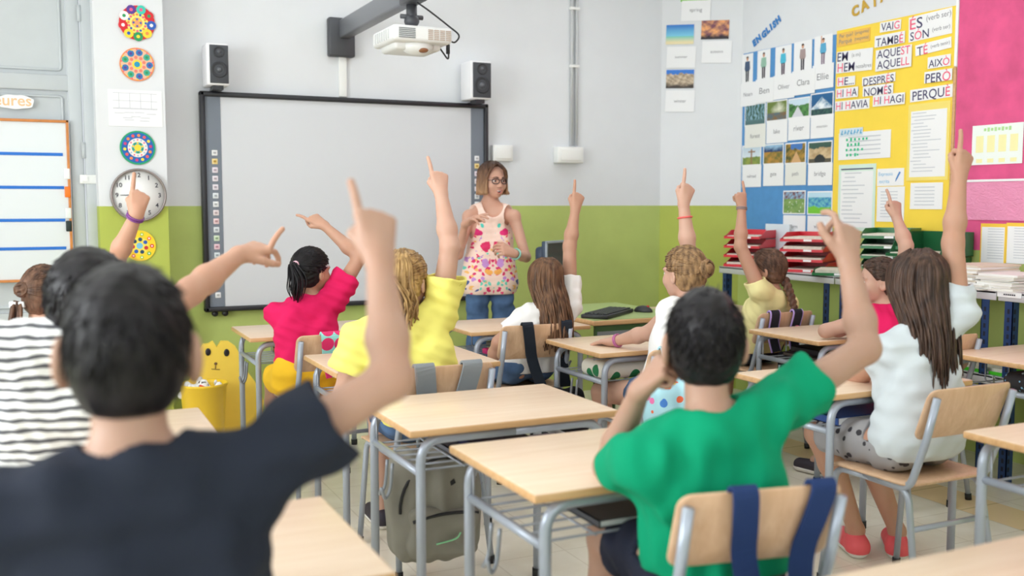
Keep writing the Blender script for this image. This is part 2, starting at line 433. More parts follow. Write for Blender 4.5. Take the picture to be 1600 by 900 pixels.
def flat_disc(m, c, r0, r1, mi, seg=48, y=0., ang=(0, 2 * PI)):
    vs = []; fs = []
    for k in range(seg + 1):
        t = ang[0] + (ang[1] - ang[0]) * k / seg
        for r in (r0, r1): vs.append((c[0] + r * math.sin(t), y, c[1] + r * math.cos(t)))
    for k in range(seg): fs.append([2 * k, 2 * k + 1, 2 * k + 3, 2 * k + 2])
    m.add(vs, fs, mi)
def disc_paper(name, label, px, py, r, rings, dots):
    c = atY(px, py, PY); th = thing(name, label, 'decoration', (c[0], PY - .004, c[2]))
    cols = []; mats = []
    def mat(cl):
        if cl not in cols: cols.append(cl); mats.append(plain('paint_%d_%d_%d' % cl, cl, .7))
        return cols.index(cl)
    m = MB(); m.lathe([(0, 0), (r, 0), (r, .004), (0, .004)], R=np.array([[1, 0, 0], [0, 0, -1], [0, 1, 0]]), seg=40, mi=mat(rings[0][2]))
    y = -.0048
    for r0, r1, cl in rings: flat_disc(m, (0, 0), r0 * r, r1 * r, mat(cl), y=y); y -= .0003
    for n, rr, rd, cs, ph in dots:
        y -= .0003
        for k in range(n): t = 2 * PI * k / n + ph; flat_disc(m, (rr * r * math.sin(t), rr * r * math.cos(t)), 0, rd * r, mat(cs[k % len(cs)]), 12, y)
    m.build('paper_disc', mats, th); return th
R1 = float(np.linalg.norm(atY(242, 36, PY) - atY(186, 36, PY))) / 2
rd, yl, bl, gn, wt, pk, og, tl, pu = (214, 40, 50), (250, 214, 60), (40, 90, 180), (40, 150, 90), (245, 240, 240), (236, 90, 140), (240, 140, 80), (60, 200, 180), (90, 60, 150)
disc_paper('mandala', 'multicoloured paper mandala at the top of the pilaster', 214, 36, R1,
           [(0, 1, rd), (.0, .62, (246, 232, 120)), (0, .3, (240, 160, 110))], [(9, .80, .27, [tl, rd, bl, yl, gn, yl, rd, wt, pu], .3), (9, .80, .1, [pk, gn, wt, og, yl, bl, wt, gn, pk], .3), (16, .48, .07, [og, bl, pk], 0), (8, .2, .06, [bl, yl], 0)])
disc_paper('mandala', 'orange and teal paper mandala second from the top of the pilaster', 214, 101, R1 * .97,
           [(0, 1, og), (0, .93, (240, 190, 160)), (0, .28, yl), (0, .17, (30, 150, 190))], [(9, .72, .2, [(50, 120, 180), (70, 170, 150)], .2), (9, .72, .09, [pu, gn], .2), (9, .42, .1, [(245, 130, 110)], .55), (18, .9, .045, [pk, yl], 0)])
disc_paper('mandala', 'blue and green ringed paper mandala above the wall clock', 215, 231, R1,
           [(0, 1, (30, 160, 110)), (0, .9, (30, 100, 180)), (0, .56, (240, 232, 225)), (0, .34, (60, 170, 190)), (0, .2, yl)], [(14, .73, .09, [og, (240, 90, 90), yl, (200, 60, 120)], .1), (14, .47, .05, [pk, (160, 190, 220)], 0), (10, .28, .06, [yl, gn], 0)])
disc_paper('mandala', 'yellow dotted paper mandala below the wall clock', 218, 384, R1 * .92,
           [(0, 1, (252, 210, 40)), (0, .55, (250, 225, 90)), (0, .2, (120, 190, 220))], [(9, .76, .13, [(180, 200, 60), (240, 120, 60), rd, (110, 180, 70)], .2), (7, .42, .13, [(30, 70, 100), bl, (200, 50, 60)], .1), (9, .76, .05, [wt], .2)])
# clock
c = atY(216, 305, PY); CR = .148
ck = thing('wall_clock', 'round white wall clock with a thin silver rim', 'clock', (c[0], PY, c[2]))
RY = np.array([[1, 0, 0], [0, 0, -1], [0, 1, 0]])      # lathe axis z -> -y
rim = plain('brushed_rim', (150, 140, 138), .3, .7)
m = MB(); m.lathe([(CR - .012, 0.002), (CR, .0), (CR, .03), (CR - .006, .036), (CR - .012, .03), (CR - .012, .012)], R=RY, seg=48); m.build('clock_rim', rim, ck)
m = MB(); m.lathe([(0, .0), (CR - .01, .0), (CR - .01, .014), (0, .014)], R=RY, seg=40); m.build('clock_face', plain('clock_white', (240, 240, 240), .5), ck)
ink = plain('dark_ink', (60, 58, 70), .6)
m = MB()
for k in range(1, 13):
    vs, fs, _ = text_geo(str(k), .034, bold=.0006); a = k * PI / 6; w = (vs[:, 0].max() + vs[:, 0].min()) / 2; hh = (vs[:, 1].max() + vs[:, 1].min()) / 2
    m.add([(x - w + .112 * math.sin(a), -.0155, y - hh + .112 * math.cos(a)) for x, y, _ in vs], fs)
m.build('dial_lettering', ink, ck)
def hand(a, L, w):
    m = MB(); u = V3(math.sin(a), 0, math.cos(a)); p = V3(math.cos(a), 0, -math.sin(a))
    m.prism([(-w, -.02), (w, -.02), (w * .5, L), (-w * .5, L)], (0, -.017, 0), p, u, (0, -1, 0), .002); return m
hand(-PI / 2, .095, .0035).build('minute_hand', ink, ck); hand(2.75, .065, .004).build('hour_hand', ink, ck)
m = MB(); m.lathe([(0, 0), (.008, 0), (.008, .022), (0, .022)], R=RY, seg=12); m.build('hub', ink, ck)
# timetable sheet taped on the pilaster
a, b = atY(168, 139, PY), atY(254, 199, PY); paper = plain('white_paper', (240, 240, 242), .8); greyl = plain('pencil_grey', (188, 190, 200), .8)
th = thing('paper_sheet', 'white sheet with faint pencil grid between two mandalas', 'paper', ((a[0] + b[0]) / 2, PY - .002, (a[2] + b[2]) / 2)); W, H = b[0] - a[0], a[2] - b[2]
m = MB(); m.box((0, 0, 0), (W, .002, H)); m.build('sheet', paper, th)
m = MB()
for k in range(4): m.box((-W / 2 + W * (.2 + .2 * k), -.0014, H * .2), (.002, .001, H * .42)); 
for z in (.41, 0, -.02, .2): m.box((0, -.0014, H * z), (W * .82, .001, .002))
for k in range(9): m.box((RNG.uniform(-.3, .3) * W, -.0014, RNG.uniform(-.42, -.08) * H), (.05, .001, .0025))
m.build('pencil_lines', greyl, th)
# "eures" paper cloud on the door
a, b = atY(-6, 147, DY), atY(53, 171, DY)
th = thing('paper_label', 'white cut-out label with orange letters on the grey door', 'sign', ((a[0] + b[0]) / 2, DY + .003, (a[2] + b[2]) / 2)); W, H = b[0] - a[0], a[2] - b[2]
m = MB(); pts = [(W * .5 * math.cos(q) * (1 + .03 * math.sin(9 * q)), H * .5 * np.sign(math.sin(q)) * abs(math.sin(q)) ** .6 * (1 + .05 * math.sin(7 * q))) for q in np.linspace(0, 2 * PI, 48, endpoint=False)]
m.prism(pts, (0, 0, 0), (1, 0, 0), (0, 0, 1), (0, -1, 0), .003); m.build('card', paper, th)
vs, fs, _ = text_geo('eures', .085, bold=.001); w0 = W * .44 - vs[:, 0].max()
m = MB(); m.add([(x + w0, -.0036, y * 1. - .02) for x, y, _ in vs], fs); m.build('lettering', plain('orange_letter', (240, 196, 150), .7), th)
# lined chart hanging on the door
CHY = DY - .0
a, b = atY(-30, 184, CHY), atY(116, 438, CHY)
th = thing('chart_board', 'white lined chart in a thin wooden frame hung on the door', 'board', ((a[0] + b[0]) / 2, CHY - .012, (a[2] + b[2]) / 2)); W, H = b[0] - a[0], a[2] - b[2]
m = MB(); m.box((0, 0, 0), (W, .012, H)); m.build('panel', plain('gloss_white', (224, 229, 233), .25), th)
fw_ = plain('orange_wood_frame', (205, 130, 66), .45, noise=.12, scale=20)
m = MB(); F_ = .015
for s in (-1, 1): m.box((0, -.008, s * (H / 2 - F_ / 2)), (W, .022, F_), bev=.003); m.box((s * (W / 2 - F_ / 2), -.008, 0), (F_, .022, H), bev=.003)
m.build('frame', fw_, th)
blue_ = plain('blue_tape', (24, 110, 205), .5)
for y in (241, 293, 344, 388):
    z = float(atY(60, y, CHY)[2]) - (a[2] + b[2]) / 2; m = MB(); m.box((-.01, -.0075, z), (W - .05, .003, .017)); m.build('blue_line', blue_, th)
for y, cl in ((272, (240, 240, 240)), (300, (250, 120, 20)), (333, (235, 238, 238)), (353, (20, 40, 40))):
    z = float(atY(113, y, CHY)[2]) - (a[2] + b[2]) / 2; m = MB(); m.box((W / 2 - .018, -.02, z), (.03, .012, .06), bev=.004); m.build('clip', plain('clip_%d' % y, cl, .4), th)
# ------------------------------------------------------------------ interactive whiteboard
BY = WY - .05
p = [atY(x, y, BY) for x, y in ((311, 142), (762, 163), (317, 488))]
bx0, bx1 = float(p[0][0]), float(p[1][0]); bz1 = float((p[0][2] + p[1][2]) / 2); bz0 = float(p[2][2]); BW, BH = bx1 - bx0, bz1 - bz0
wb = thing('interactive_whiteboard', 'large interactive whiteboard with a black frame and grey icon strips', 'whiteboard', ((bx0 + bx1) / 2, BY, (bz0 + bz1) / 2))
blk = plain('black_frame_plastic', (34, 34, 40), .35); stp = plain('slate_grey_strip', (118, 126, 138), .45)
t = NT('whiteboard_surface'); t.inp('Base Color', srgb(211, 213, 218)); t.inp('Roughness', .35); surf = t.m
m = MB(); m.box((0, .02, 0), (BW - .03, .03, BH - .03)); m.build('board_surface', surf, wb)
m = MB(); Fb = .03
for s in (-1, 1): m.box((0, .012, s * (BH / 2 - Fb / 2)), (BW, .06, Fb), bev=.008); m.box((s * (BW / 2 - Fb / 2), .012, 0), (Fb, .06, BH), bev=.008)
m.build('board_frame', blk, wb)
icol = [(238, 238, 240), (240, 190, 60), (232, 210, 226), (232, 214, 226), (228, 214, 228), (222, 230, 238), (232, 236, 238), (230, 205, 210), (236, 180, 186), (214, 222, 232), (190, 220, 170), (236, 170, 190), (200, 215, 226), (60, 130, 200), (60, 130, 200)]
for s in (-1, 1):
    m = MB(); m.box((s * (BW / 2 - Fb - .045), .0035, 0), (.09, .004, BH - 2 * Fb)); st = m.build('icon_strip', stp, wb)
    for k, cl in enumerate(icol + [(235, 235, 238)]):
        zz = BH / 2 - .36 - k * .0508 if k < 15 else -BH / 2 + .1
        m = MB(); m.box((s * (BW / 2 - Fb - .05), 0.0, zz), (.033, .004, .033), bev=.003); m.box((s * (BW / 2 - Fb - .05), -.003, zz), (.016, .003, .012), mi=1)
        m.build('icon_button', [plain('icon_%d' % k, tuple(min(255, int(q * .5 + 120)) for q in cl), .5), plain('icon_mark_%d' % k, tuple(int(q * .75) for q in cl), .5)], st)
for x in (-BW / 2 + .06, -BW / 2 + .12):
    m = MB(); m.tube([(x, 0.0, -BH / 2 - .012), (x, .03, -BH / 2 - .012)], .018, 12); m.build('foot_knob', blk, wb)
# speakers standing on the board's top edge
spk_w = plain('speaker_white', (238, 237, 240), .4); spk_g = plain('speaker_grille', (66, 68, 74), .6); cone = plain('speaker_cone', (44, 45, 50), .5); dome = plain('speaker_dome', (92, 94, 100), .35)
def speaker(label, pl, pr, py0, py1):
    Y = 6.0; a, b = atY(pl, py0, Y), atY(pr, py1, Y); W, H = float(b[0] - a[0]), float(a[2] - b[2])
    th = thing('loudspeaker', label, 'speaker', ((a[0] + b[0]) / 2, Y, b[2]), group='speakers above the whiteboard')
    m = MB(); m.box((0, .085, H / 2), (W, .17, H), bev=.008); m.build('cabinet', spk_w, th)
    m = MB(); m.box((0.006, -.002, H / 2), (W - .022, .008, H - .022), bev=.003); m.build('baffle', spk_g, th)
    for nm, z, r in (('tweeter', H * .79, W * .25), ('woofer', H * .37, W * .37)):
        m = MB(); m.lathe([(r, .004), (r * .95, .012), (r * .8, .01), (r * .35, .001), (r * .33, .006), (0, .01)], (0.006, 0, z), R=RY, seg=28)
        o = m.build(nm, cone, th); m = MB(); m.lathe([(r * .36, .002), (r * .3, .012), (r * .15, .017), (0, .018)], (0.006, 0, z), R=RY, seg=20); m.build('dome', dome, o)
    m = MB(); m.box((0, .06, -.012), (.06, .1, .024)); m.box((0, .12, -.012), (.04, .16, .008)); m.build('bracket', blk, th)
speaker('white loudspeaker over the corner of the whiteboard nearest the clock', 322, 359, 66, 134)
speaker('white loudspeaker over the corner of the whiteboard above the teacher', 735, 768, 94, 156)
# projector arm, projector, cable, trunking
grey = plain('arm_grey', (128, 130, 136), .4, .3); dgrey = plain('plate_grey', (74, 75, 80), .45, .2)
a, b = atY(513, 26, WY - .05), atY(555, 90, WY - .05)
arm = thing('projector_bracket', 'grey steel projector arm bolted to the wall above the board', 'bracket', ((a[0] + b[0]) / 2, WY, (a[2] + b[2]) / 2)); AX, AZ = arm.location.x, arm.location.z
m = MB(); m.box((0, -.03, 0), (b[0] - a[0], .06, a[2] - b[2]), bev=.012); m.build('wall_plate', dgrey, arm)
m = MB(); m.box((.02, -.055 - .72, .05), (.075, 1.45, .11), bev=.01); m.build('boom', grey, arm)
m = MB(); m.box((.02, -1.35, .05), (.09, .3, .125), bev=.01); m.build('end_sleeve', dgrey, arm)
PYn = 4.78; a, b = atY(614, 36, PYn), atY(708, 70, PYn); pw = float(b[0] - a[0]); pz1, pz0 = float(a[2]), float(atY(614, 62, PYn)[2]); ratio = ray(581, 45); pyf = float(a[0] / (ratio[0] / ratio[1]))
pj_ = thing('projector', 'white short-throw projector hanging under the grey arm', 'projector', ((a[0] + b[0]) / 2, (PYn + pyf) / 2, pz0)); PD = pyf - PYn; PHt = pz1 - pz0
m = MB(); m.box((0, 0, PHt / 2), (pw, PD, PHt), bev=.02, seg=3); m.box((0, .02, -.005), (pw * .8, PD * .7, .05), bev=.02); m.build('housing', plain('projector_white', (232, 232, 232), .4), pj_)
vent = plain('vent_grey', (120, 124, 126), .5); tanv = plain('vent_tan', (190, 172, 158), .5)
m = MB()
for k in range(6): m.box((-pw * .27, -PD / 2 - .001, PHt * (.22 + .11 * k)), (pw * .27, .006, PHt * .05))
m.build('vent_grille', vent, pj_)
m = MB()
for k in range(6):
    for j in range(4): m.box((pw * (.12 + .1 * j), -PD / 2 - .001, PHt * (.2 + .11 * k)), (pw * .08, .006, PHt * .06))
m.build('vent_grille', tanv, pj_)
m = MB()
for k in range(7): m.box((-pw / 2 - .001, -PD * .3 + PD * .1 * k, PHt * .5), (.006, PD * .03, PHt * .6))
m.build('vent_grille', plain('vent_pale', (205, 206, 206), .5), pj_)
m = MB(); m.sphere((pw * .02, -PD * .2, -.01), (.085, .075, .045)); m.build('lens_bulge', plain('projector_white', (232, 232, 232), .4), pj_)
m = MB(); m.sphere((pw * .05, -PD * .33, -.032), (.03, .03, .014)); m.build('lens', plain('lens_amber', (140, 92, 60), .15), pj_)
m = MB(); top = AZ + .0 - pz0
m.tube([(0, 0, PHt - .01), (0, 0, top)], .028, 14); m.sphere((0, 0, PHt + .05), (.04, .04, .035)); m.tube([(-.06, 0, PHt + .07), (.06, 0, PHt + .07)], .012, 8); m.build('ceiling_stem', dgrey, pj_)
cb = plain('black_cable', (40, 40, 44), .5)
pc = thing('projector_cable', 'black cable looping from the arm down behind the projector', 'cable', (AX, PYn + .1, 2.3))
L_ = lambda x, y, d: atD(x, y, d) - V3(AX, PYn + .1, 2.3)
m = MB(); m.tube(catmull([L_(652, 4, 5.0), L_(672, 18, 5.0), L_(700, 40, 5.1), L_(717, 55, 5.1), L_(711, 66, 5.1), L_(703, 64, 5.15)], 5), .0045, 7); m.tube(catmull([L_(684, 70, 5.2), L_(692, 82, 5.2), L_(700, 92, 5.2), L_(701, 80, 5.2)], 5), .0045, 7); m.build('cable', cb, pc)
m = MB(); m.tube([L_(700, 84, 5.2), L_(700, 70, 5.2)], .011, 8); m.build('plug', cb, pc)
m = MB(); a, b = atY(534, 88, WY), atY(534, 152, WY); m.box((0, -.012, 0), (.05, .024, a[2] - b[2]), bev=.004)
tag(m.build('cable_trunking', wp, loc=(a[0], WY, (a[2] + b[2]) / 2)), 'white cable trunking running from the arm plate down to the board', 'trunking')
cg = plain('conduit_grey', (196, 198, 200), .45)
a = atY(895, 228, WY); zb = a[2]
cd = thing('wall_conduit', 'grey conduit pipe running down the wall to a white socket box', 'pipe', (a[0], WY, zb))
for x in (-.02, .02): m = MB(); m.tube([(x, -.014, 0), (x, -.014, CEIL - zb)], .012, 10); m.build('pipe', cg, cd)
for y in (14, 104):
    m = MB(); m.box((0, -.014, float(atY(895, y, WY)[2]) - zb), (.075, .03, .02), bev=.004); m.build('pipe_clip', wp, cd)
def sockbox(label, x0, y0, x1, y1, d=.07):
    a, b = atY(x0, y0, WY - d), atY(x1, y1, WY - d); th = thing('socket_box', label, 'box', ((a[0] + b[0]) / 2, WY, (a[2] + b[2]) / 2)); W, H = b[0] - a[0], a[2] - b[2]
    m = MB(); m.box((0, -d / 2, 0), (W, d, H), bev=.006); m.build('box', wp, th)
    m = MB(); m.box((0, -d - .003, -.0), (W * .8, .008, H * .72), bev=.003); m.build('cover', wp, th)
sockbox('white socket box at the foot of the grey conduit', 872, 229, 912, 255)
sockbox('white socket box beside the edge of the whiteboard', 771, 226, 802, 252, .05)
# ------------------------------------------------------------------ desks
beech = wood('beech_laminate', (224, 196, 168), (234, 210, 186)); edge_w = wood('beech_edge', (196, 152, 104), (214, 172, 124)); ply = wood('beech_plywood', (204, 164, 130), (220, 184, 152), (25, 25, 2))
tubeg = plain('grey_tube_enamel', (168, 176, 190), .3, .25); cap_ = plain('black_rubber', (30, 30, 32), .6); wire = plain('wire_grey', (150, 156, 166), .35, .4)
DW, DD, DH = .70, .515, .70
def make_desk(label):
    th = thing('school_desk', label, 'desk', group='pupils\' desks')
    m = MB(); m.box((0, 0, DH - .012), (DW - .004, DD - .004, .022), bev=.004); m.box((0, 0, DH - .0128), (DW, DD, .0215), mi=1, bev=.005); m.build('tabletop', [beech, edge_w], th)
    X, Y, zt = DW / 2 - .045, DD / 2 - .035, DH - .04
    for sy in (-1, 1):
        for sx in (-1, 1):
            g = MB(); g.tube(fillet([(sx * X, sy * Y, .012), (sx * X, sy * Y, zt), (0, sy * Y, zt)], .07), .0145, 12); lg = g.build('leg', tubeg, th)
            g = MB(); g.tube([(sx * X, sy * Y, 0), (sx * X, sy * Y, .03)], .0175, 12); g.build('foot_cap', cap_, lg)
    for sx in (-1, 1):
        g = MB(); g.tube([(sx * X, -Y, zt - .10), (sx * X, Y, zt - .10)], .012, 10); g.build('side_rail', tubeg, th)
        g = MB(); q = [(sx * (X + .012), .0, zt - .12), (sx * (X + .02), 0, zt - .20), (sx * (X + .04), -.01, zt - .225), (sx * (X + .055), -.02, zt - .19)]; g.tube(catmull(q, 4), .0055, 7)
        q = [(sx * (X + .012), .05, zt - .12), (sx * (X + .02), .05, zt - .20), (sx * (X + .04), .04, zt - .225), (sx * (X + .055), -.02, zt - .19)]; g.tube(catmull(q, 4), .0055, 7); g.build('bag_hook', wire, th)
    g = MB()
    for k in range(7): y = -Y + .04 + k * (2 * Y - .07) / 6; g.tube([(-X, y, zt - .10), (X, y, zt - .10)], .0035, 6)
    for k in range(5): x = -X + k * X / 2; g.tube(fillet([(x, -Y + .03, zt - .10), (x, Y - .03, zt - .10), (x, Y - .03, zt - .01)], .02), .0035, 6)
    g.build('wire_basket', wire, th); return th
desk0 = make_desk('')
DESKS = {}
def place_desk(key, x, y, label, yaw=0.):
    o = desk0 if not DESKS else dup(desk0)
    o.location = (x, y, 0); o.rotation_euler = (0, 0, yaw); o['label'] = label; DESKS[key] = o; return o
place_desk('D1', 1.295, 2.92, 'empty beech desk with the grey backpack beneath it')
place_desk('D2', 1.335, 2.205, 'beech desk on which the boy in green rests his elbow')
place_desk('D3', 1.37, 3.97, 'beech desk in front of the girl in yellow')
place_desk('D4', 1.265, 5.13, 'beech desk in front of the girl in pink beside the yellow cat cut-out')
place_desk('D5', 2.32, 4.87, 'beech desk between the girl in white and the teacher')
place_desk('D6', 2.545, 3.97, 'beech desk with a dotted bag in its basket, where a bare arm rests')
place_desk('D8', 3.67, 3.85, 'beech desk under the bent arm of the girl in pink near the shelf')
place_desk('D9', 2.765, 2.815, 'beech desk in front of the girl in star-print shorts')
place_desk('D10', 3.945, 2.86, 'empty beech desk beneath the paper stacks on the shelf')
place_desk('D11', 2.735, 1.73, 'empty beech desk right behind the chair of the girl in star-print shorts')
place_desk('D12', 1.42, 1.04, 'beech desk behind the chair of the boy in green, cut by the bottom edge')
place_desk('D13', .205, 1.895, 'beech desk at the elbow of the boy in black, cut by the bottom edge')
place_desk('D14', .10, 3.02, 'beech desk in front of the child in the striped top')
place_desk('D15', 3.72, 5.02, 'beech desk in front of the girl with the plait')
place_desk('D16', -.02, 4.45, 'beech desk before the child with the hair clip, beside the grey door')
# ------------------------------------------------------------------ chairs
def make_chair():
    th = thing('school_chair', '', 'chair', group='pupils\' chairs')
    def outline(w, d, r, n=6):
        out = []
        for cx, cy, a0 in ((w / 2 - r, d / 2 - r, 0), (-w / 2 + r, d / 2 - r, 90), (-w / 2 + r, -d / 2 + r, 180), (w / 2 - r, -d / 2 + r, 270)):
            for i in range(n + 1): a = math.radians(a0 + 90 * i / n); out.append((cx + r * math.cos(a), cy + r * math.sin(a)))
        return out
    g = MB(); ol = outline(.38, .38, .05); n = len(ol)
    zf = lambda x, y: .452 - .010 * math.cos(x / .19 * PI / 2) * math.cos(y / .19 * PI / 2) - (.025 * max(0, (y - .12) / .07) ** 2)
    rings = []
    for s, dz_ in ((0, 0), (.5, 0), (.85, 0), (1, -.001), (1.012, -.005), (1, -.010), (.85, -.011), (0, -.011)):
        rings.append([(x * s, y * s, zf(x * s, y * s) + dz_) for x, y in ol])
    vs = [p for r in rings for p in r]; fs = [[i * n + k, i * n + (k + 1) % n, (i + 1) * n + (k + 1) % n, (i + 1) * n + k] for i in range(len(rings) - 1) for k in range(n)]
    g.add(vs, fs, 0, True); g.build('seat', ply, th)
    g = MB(); ol = outline(.37, .17, .03); n = len(ol); rings = []
    bk = lambda x, z, o: (x, -.20 - .06 * (z - .6) / .17 - .022 * (1 - (x / .185) ** 2) + o, z)
    for s, o in ((0, 0), (.6, 0), (.95, 0), (1, .002), (1.01, .005), (1, .008), (.95, .010), (.6, .010), (0, .010)):
        rings.append([bk(x * s, .685 + z * s, o) for x, z in ol])
    vs = [p for r in rings for p in r]; fs = [[i * n + k, i * n + (k + 1) % n, (i + 1) * n + (k + 1) % n, (i + 1) * n + k] for i in range(len(rings) - 1) for k in range(n)]
    g.add(vs, fs, 0, True); g.build('backrest', ply, th)
    for s in (-1, 1):
        x = s * .165
        g = MB(); g.tube(fillet([(s * .185, .20, .012), (x, .155, .425), (x, 0, .427)], .05), .0115, 12); a = g.build('leg', tubeg, th)
        g = MB(); g.tube([(s * .185, .20, 0), (s * .184, .198, .028)], .0145, 10); g.build('foot_cap', cap_, a)
        g = MB(); g.tube(fillet([(s * .185, -.235, .012), (x, -.165, .425), (x, 0, .427)], .05), .0115, 12); a = g.build('leg', tubeg, th)
        g = MB(); g.tube([(s * .185, -.235, 0), (s * .184, -.232, .028)], .0145, 10); g.build('foot_cap', cap_, a)
        g = MB(); g.tube(fillet([(x, .02, .432), (x * 1.04, -.175, .432), (x * 1.04, -.235, .60), (x * 1.04, -.272, .745)], .06), .0125, 12); g.build('back_post', tubeg, th)
    g = MB(); g.tube([(-.172, -.188, .30), (.172, -.188, .30)], .0095, 10); g.build('stretcher', tubeg, th)
    return th
chair0 = make_chair(); CHAIRS = {}
def place_chair(key, x, y, yaw, label):
    o = chair0 if not CHAIRS else dup(chair0)
    o.location = (x, y, 0); o.rotation_euler = (0, 0, math.radians(yaw)); o['label'] = label; CHAIRS[key] = o; return o
place_chair('K11', 1.37, 1.83, -11, 'plywood school chair with navy backpack straps under the boy in green')
place_chair('K10', 2.68, 2.46, 0, 'plywood school chair under the girl in star-print shorts')
place_chair('K5', 1.31, 3.56, 2, 'plywood school chair with grey backpack straps under the girl in yellow')
place_chair('K6', 2.17, 4.50, -3, 'plywood school chair with black bag straps under the long-haired girl in white')
place_chair('K4', 1.19, 4.58, 2, 'plywood school chair with a polka-dot strap under the girl in pink and yellow shorts')
place_chair('K7', 2.36, 3.55, 0, 'plywood school chair with a light blue patterned bag, behind the boy in green')
place_chair('K8', 3.62, 4.42, 0, 'plywood school chair with purple-edged straps under the girl with the plait')
place_chair('K9', 3.62, 3.36, 0, 'plywood school chair under the dark-haired girl in pink near the shelf')
place_chair('K2', .08, 2.52, 0, 'plywood school chair under the child in the striped top')
place_chair('K1', .17, 1.47, -4, 'plywood school chair under the boy in the black T-shirt')
place_chair('K3', -.0, 3.92, 0, 'plywood school chair under the child with the hair clip')
# ------------------------------------------------------------------ bags hanging on the chair backs
def strap_on_chair(name, ch, x0, x1, w, z_end, mat, parent, mat2=None, y_end=-.30):
    """strap from inside the backrest over its top edge and down behind it (chair coordinates)"""
    def back(x, z): return -.20 - .06 * (z - .6) / .17 - .022 * max(0, 1 - (x / .185) ** 2)
    p = [(x0, back(x0, .62) + .022, .62), (x0, back(x0, .76) + .022, .755), (x0, back(x0, .77) + .005, .782), (x0, back(x0, .76) - .014, .765)]
    for t in (.25, .5, .75, 1): x = x0 + (x1 - x0) * t; z = .76 + (z_end - .76) * t; p.append((x, (back(x, max(z, .56)) - .016) * (1 - max(0, t - .5)) + y_end * max(0, t - .5), z))
    P = catmull(p, 4); m = MB(); n = len(P); vs = []
    for i, q in enumerate(P):
        d = P[min(i + 1, n - 1)] - P[max(i - 1, 0)]; d /= np.linalg.norm(d); sx = np.cross(d, np.cross(V3(1, 0, 0), d)); sx /= np.linalg.norm(sx); nn = np.cross(d, sx)
        for a, b in ((-.5, -.004), (.5, -.004), (.5, .004), (-.5, .004)): vs.append(q + sx * a * w + nn * b)
    fs = [[i * 4 + k, i * 4 + (k + 1) % 4, (i + 1) * 4 + (k + 1) % 4, (i + 1) * 4 + k] for i in range(n - 1) for k in range(4)] + [[0, 1, 2, 3], [(n - 1) * 4 + k for k in (3, 2, 1, 0)]]
    m.add(vs, fs, 0, False)
    if mat2:
        for s in (-1, 1):
            E_ = []
            for i, q in enumerate(P): d = P[min(i + 1, n - 1)] - P[max(i - 1, 0)]; d /= np.linalg.norm(d); sx = np.cross(d, np.cross(V3(1, 0, 0), d)); sx /= np.linalg.norm(sx); E_.append(q + sx * s * w * .5)
            m.tube(E_, .005, 6, mi=1)
    return m.build(name, [mat, mat2] if mat2 else mat, parent)
def backpack(key, label, col, c, hs, straps, scol=None, w=.055, trim=None, seed=3, lean=0., edge=None, pocket=True, mat=None):
    """soft bag: c = centre of the body, hs = half sizes, both in the chair's own coordinates"""
    ch = CHAIRS[key]; th = thing('backpack' if pocket else 'shoulder_bag', label, 'bag', ch.location, ch.rotation_euler.z)
    mat = mat or cloth('bag_%d_%d_%d' % col, col, 500, .8, .2); smat = cloth('strap_%d_%d_%d' % (scol or col), scol or col, 700, .8, .1)
    c = V3(*c); hs = V3(*hs); wb_ = wob(.007, 22, seed)
    body = U(rbox(c, hs, min(hs) * .8), ell(c + V3(0, 0, -.1 * hs[2]), hs * V3(1.04, 1.12, .9)), k=.05)
    f = lambda P: body(P) + wb_(P)
    v, q = polygonize(f, c - hs * 1.3 - .03, c + hs * 1.3 + .03, .008); np_mesh('bag_body', v, q, mat, th)
    if pocket:
        pc_ = c + V3(0, -hs[1] * .95, -hs[2] * .42); pf = rbox(pc_, (hs[0] * .78, hs[1] * .45, hs[2] * .45), hs[1] * .35); wp2 = wob(.005, 30, seed + 1)
        v, q = polygonize(lambda P: pf(P) + wp2(P), pc_ - hs, pc_ + hs, .008); np_mesh('front_pocket', v, q, mat, th)
        zc = plain('zip_dark', (36, 36, 40), .5); m = MB(); ar = [c + V3(hs[0] * .9 * math.cos(a), -hs[1] * (.75 + .25 * math.sin(a)), hs[2] * (.05 + .86 * math.sin(a))) for a in np.linspace(-.1, PI + .1, 20)]
        m.tube(ar, .0055, 6); m.build('zip', zc, th)
        m = MB(); m.tube([pc_ + V3(hs[0] * .74 * a, -hs[1] * .43, hs[2] * (.36 - .07 * a * a)) for a in np.linspace(-1, 1, 9)], .006, 6); m.build('zip', zc, th)
        m = MB(); m.box(c + V3(.02, -hs[1] * 1.1, hs[2] * .42), (.05, .006, .016), np.array([[.9, 0, -.43], [0, 1, 0], [.43, 0, .9]])); m.build('tag', zc, th)
        if trim: m = MB(); m.tube(catmull([pc_ + V3(-.04, -hs[1] * .5, -.03), pc_ + V3(.03, -hs[1] * .55, -.02), pc_ + V3(.05, -hs[1] * .55, .0)], 4), .003, 6); m.build('cord', plain('mint_cord', trim, .6), th)
        m = MB(); m.tube(catmull([c + V3(-.03, hs[1] * .7, hs[2] * .95), c + V3(-.025, hs[1] * .7, hs[2] * 1.12), c + V3(.025, hs[1] * .7, hs[2] * 1.12), c + V3(.03, hs[1] * .7, hs[2] * .95)], 4), .007, 6); m.build('haul_loop', smat, th)
    for x0, x1, ze in straps: strap_on_chair('strap', ch, x0, x1, w, ze, smat, th, edge, c[1])
    return th
backpack('K11', 'navy backpack whose wide straps hang over the chair of the boy in green', (34, 44, 76), (.03, -.335, .38), (.15, .075, .17), [(-.055, -.015, .50), (.125, .085, .50)], (38, 58, 104))
backpack('K5', 'grey backpack hanging low behind the chair of the girl in yellow', (150, 147, 138), (-.09, -.325, .30), (.165, .085, .195), [(-.10, -.04, .45), (.085, .035, .45)], (136, 142, 148), .075, (150, 220, 170))
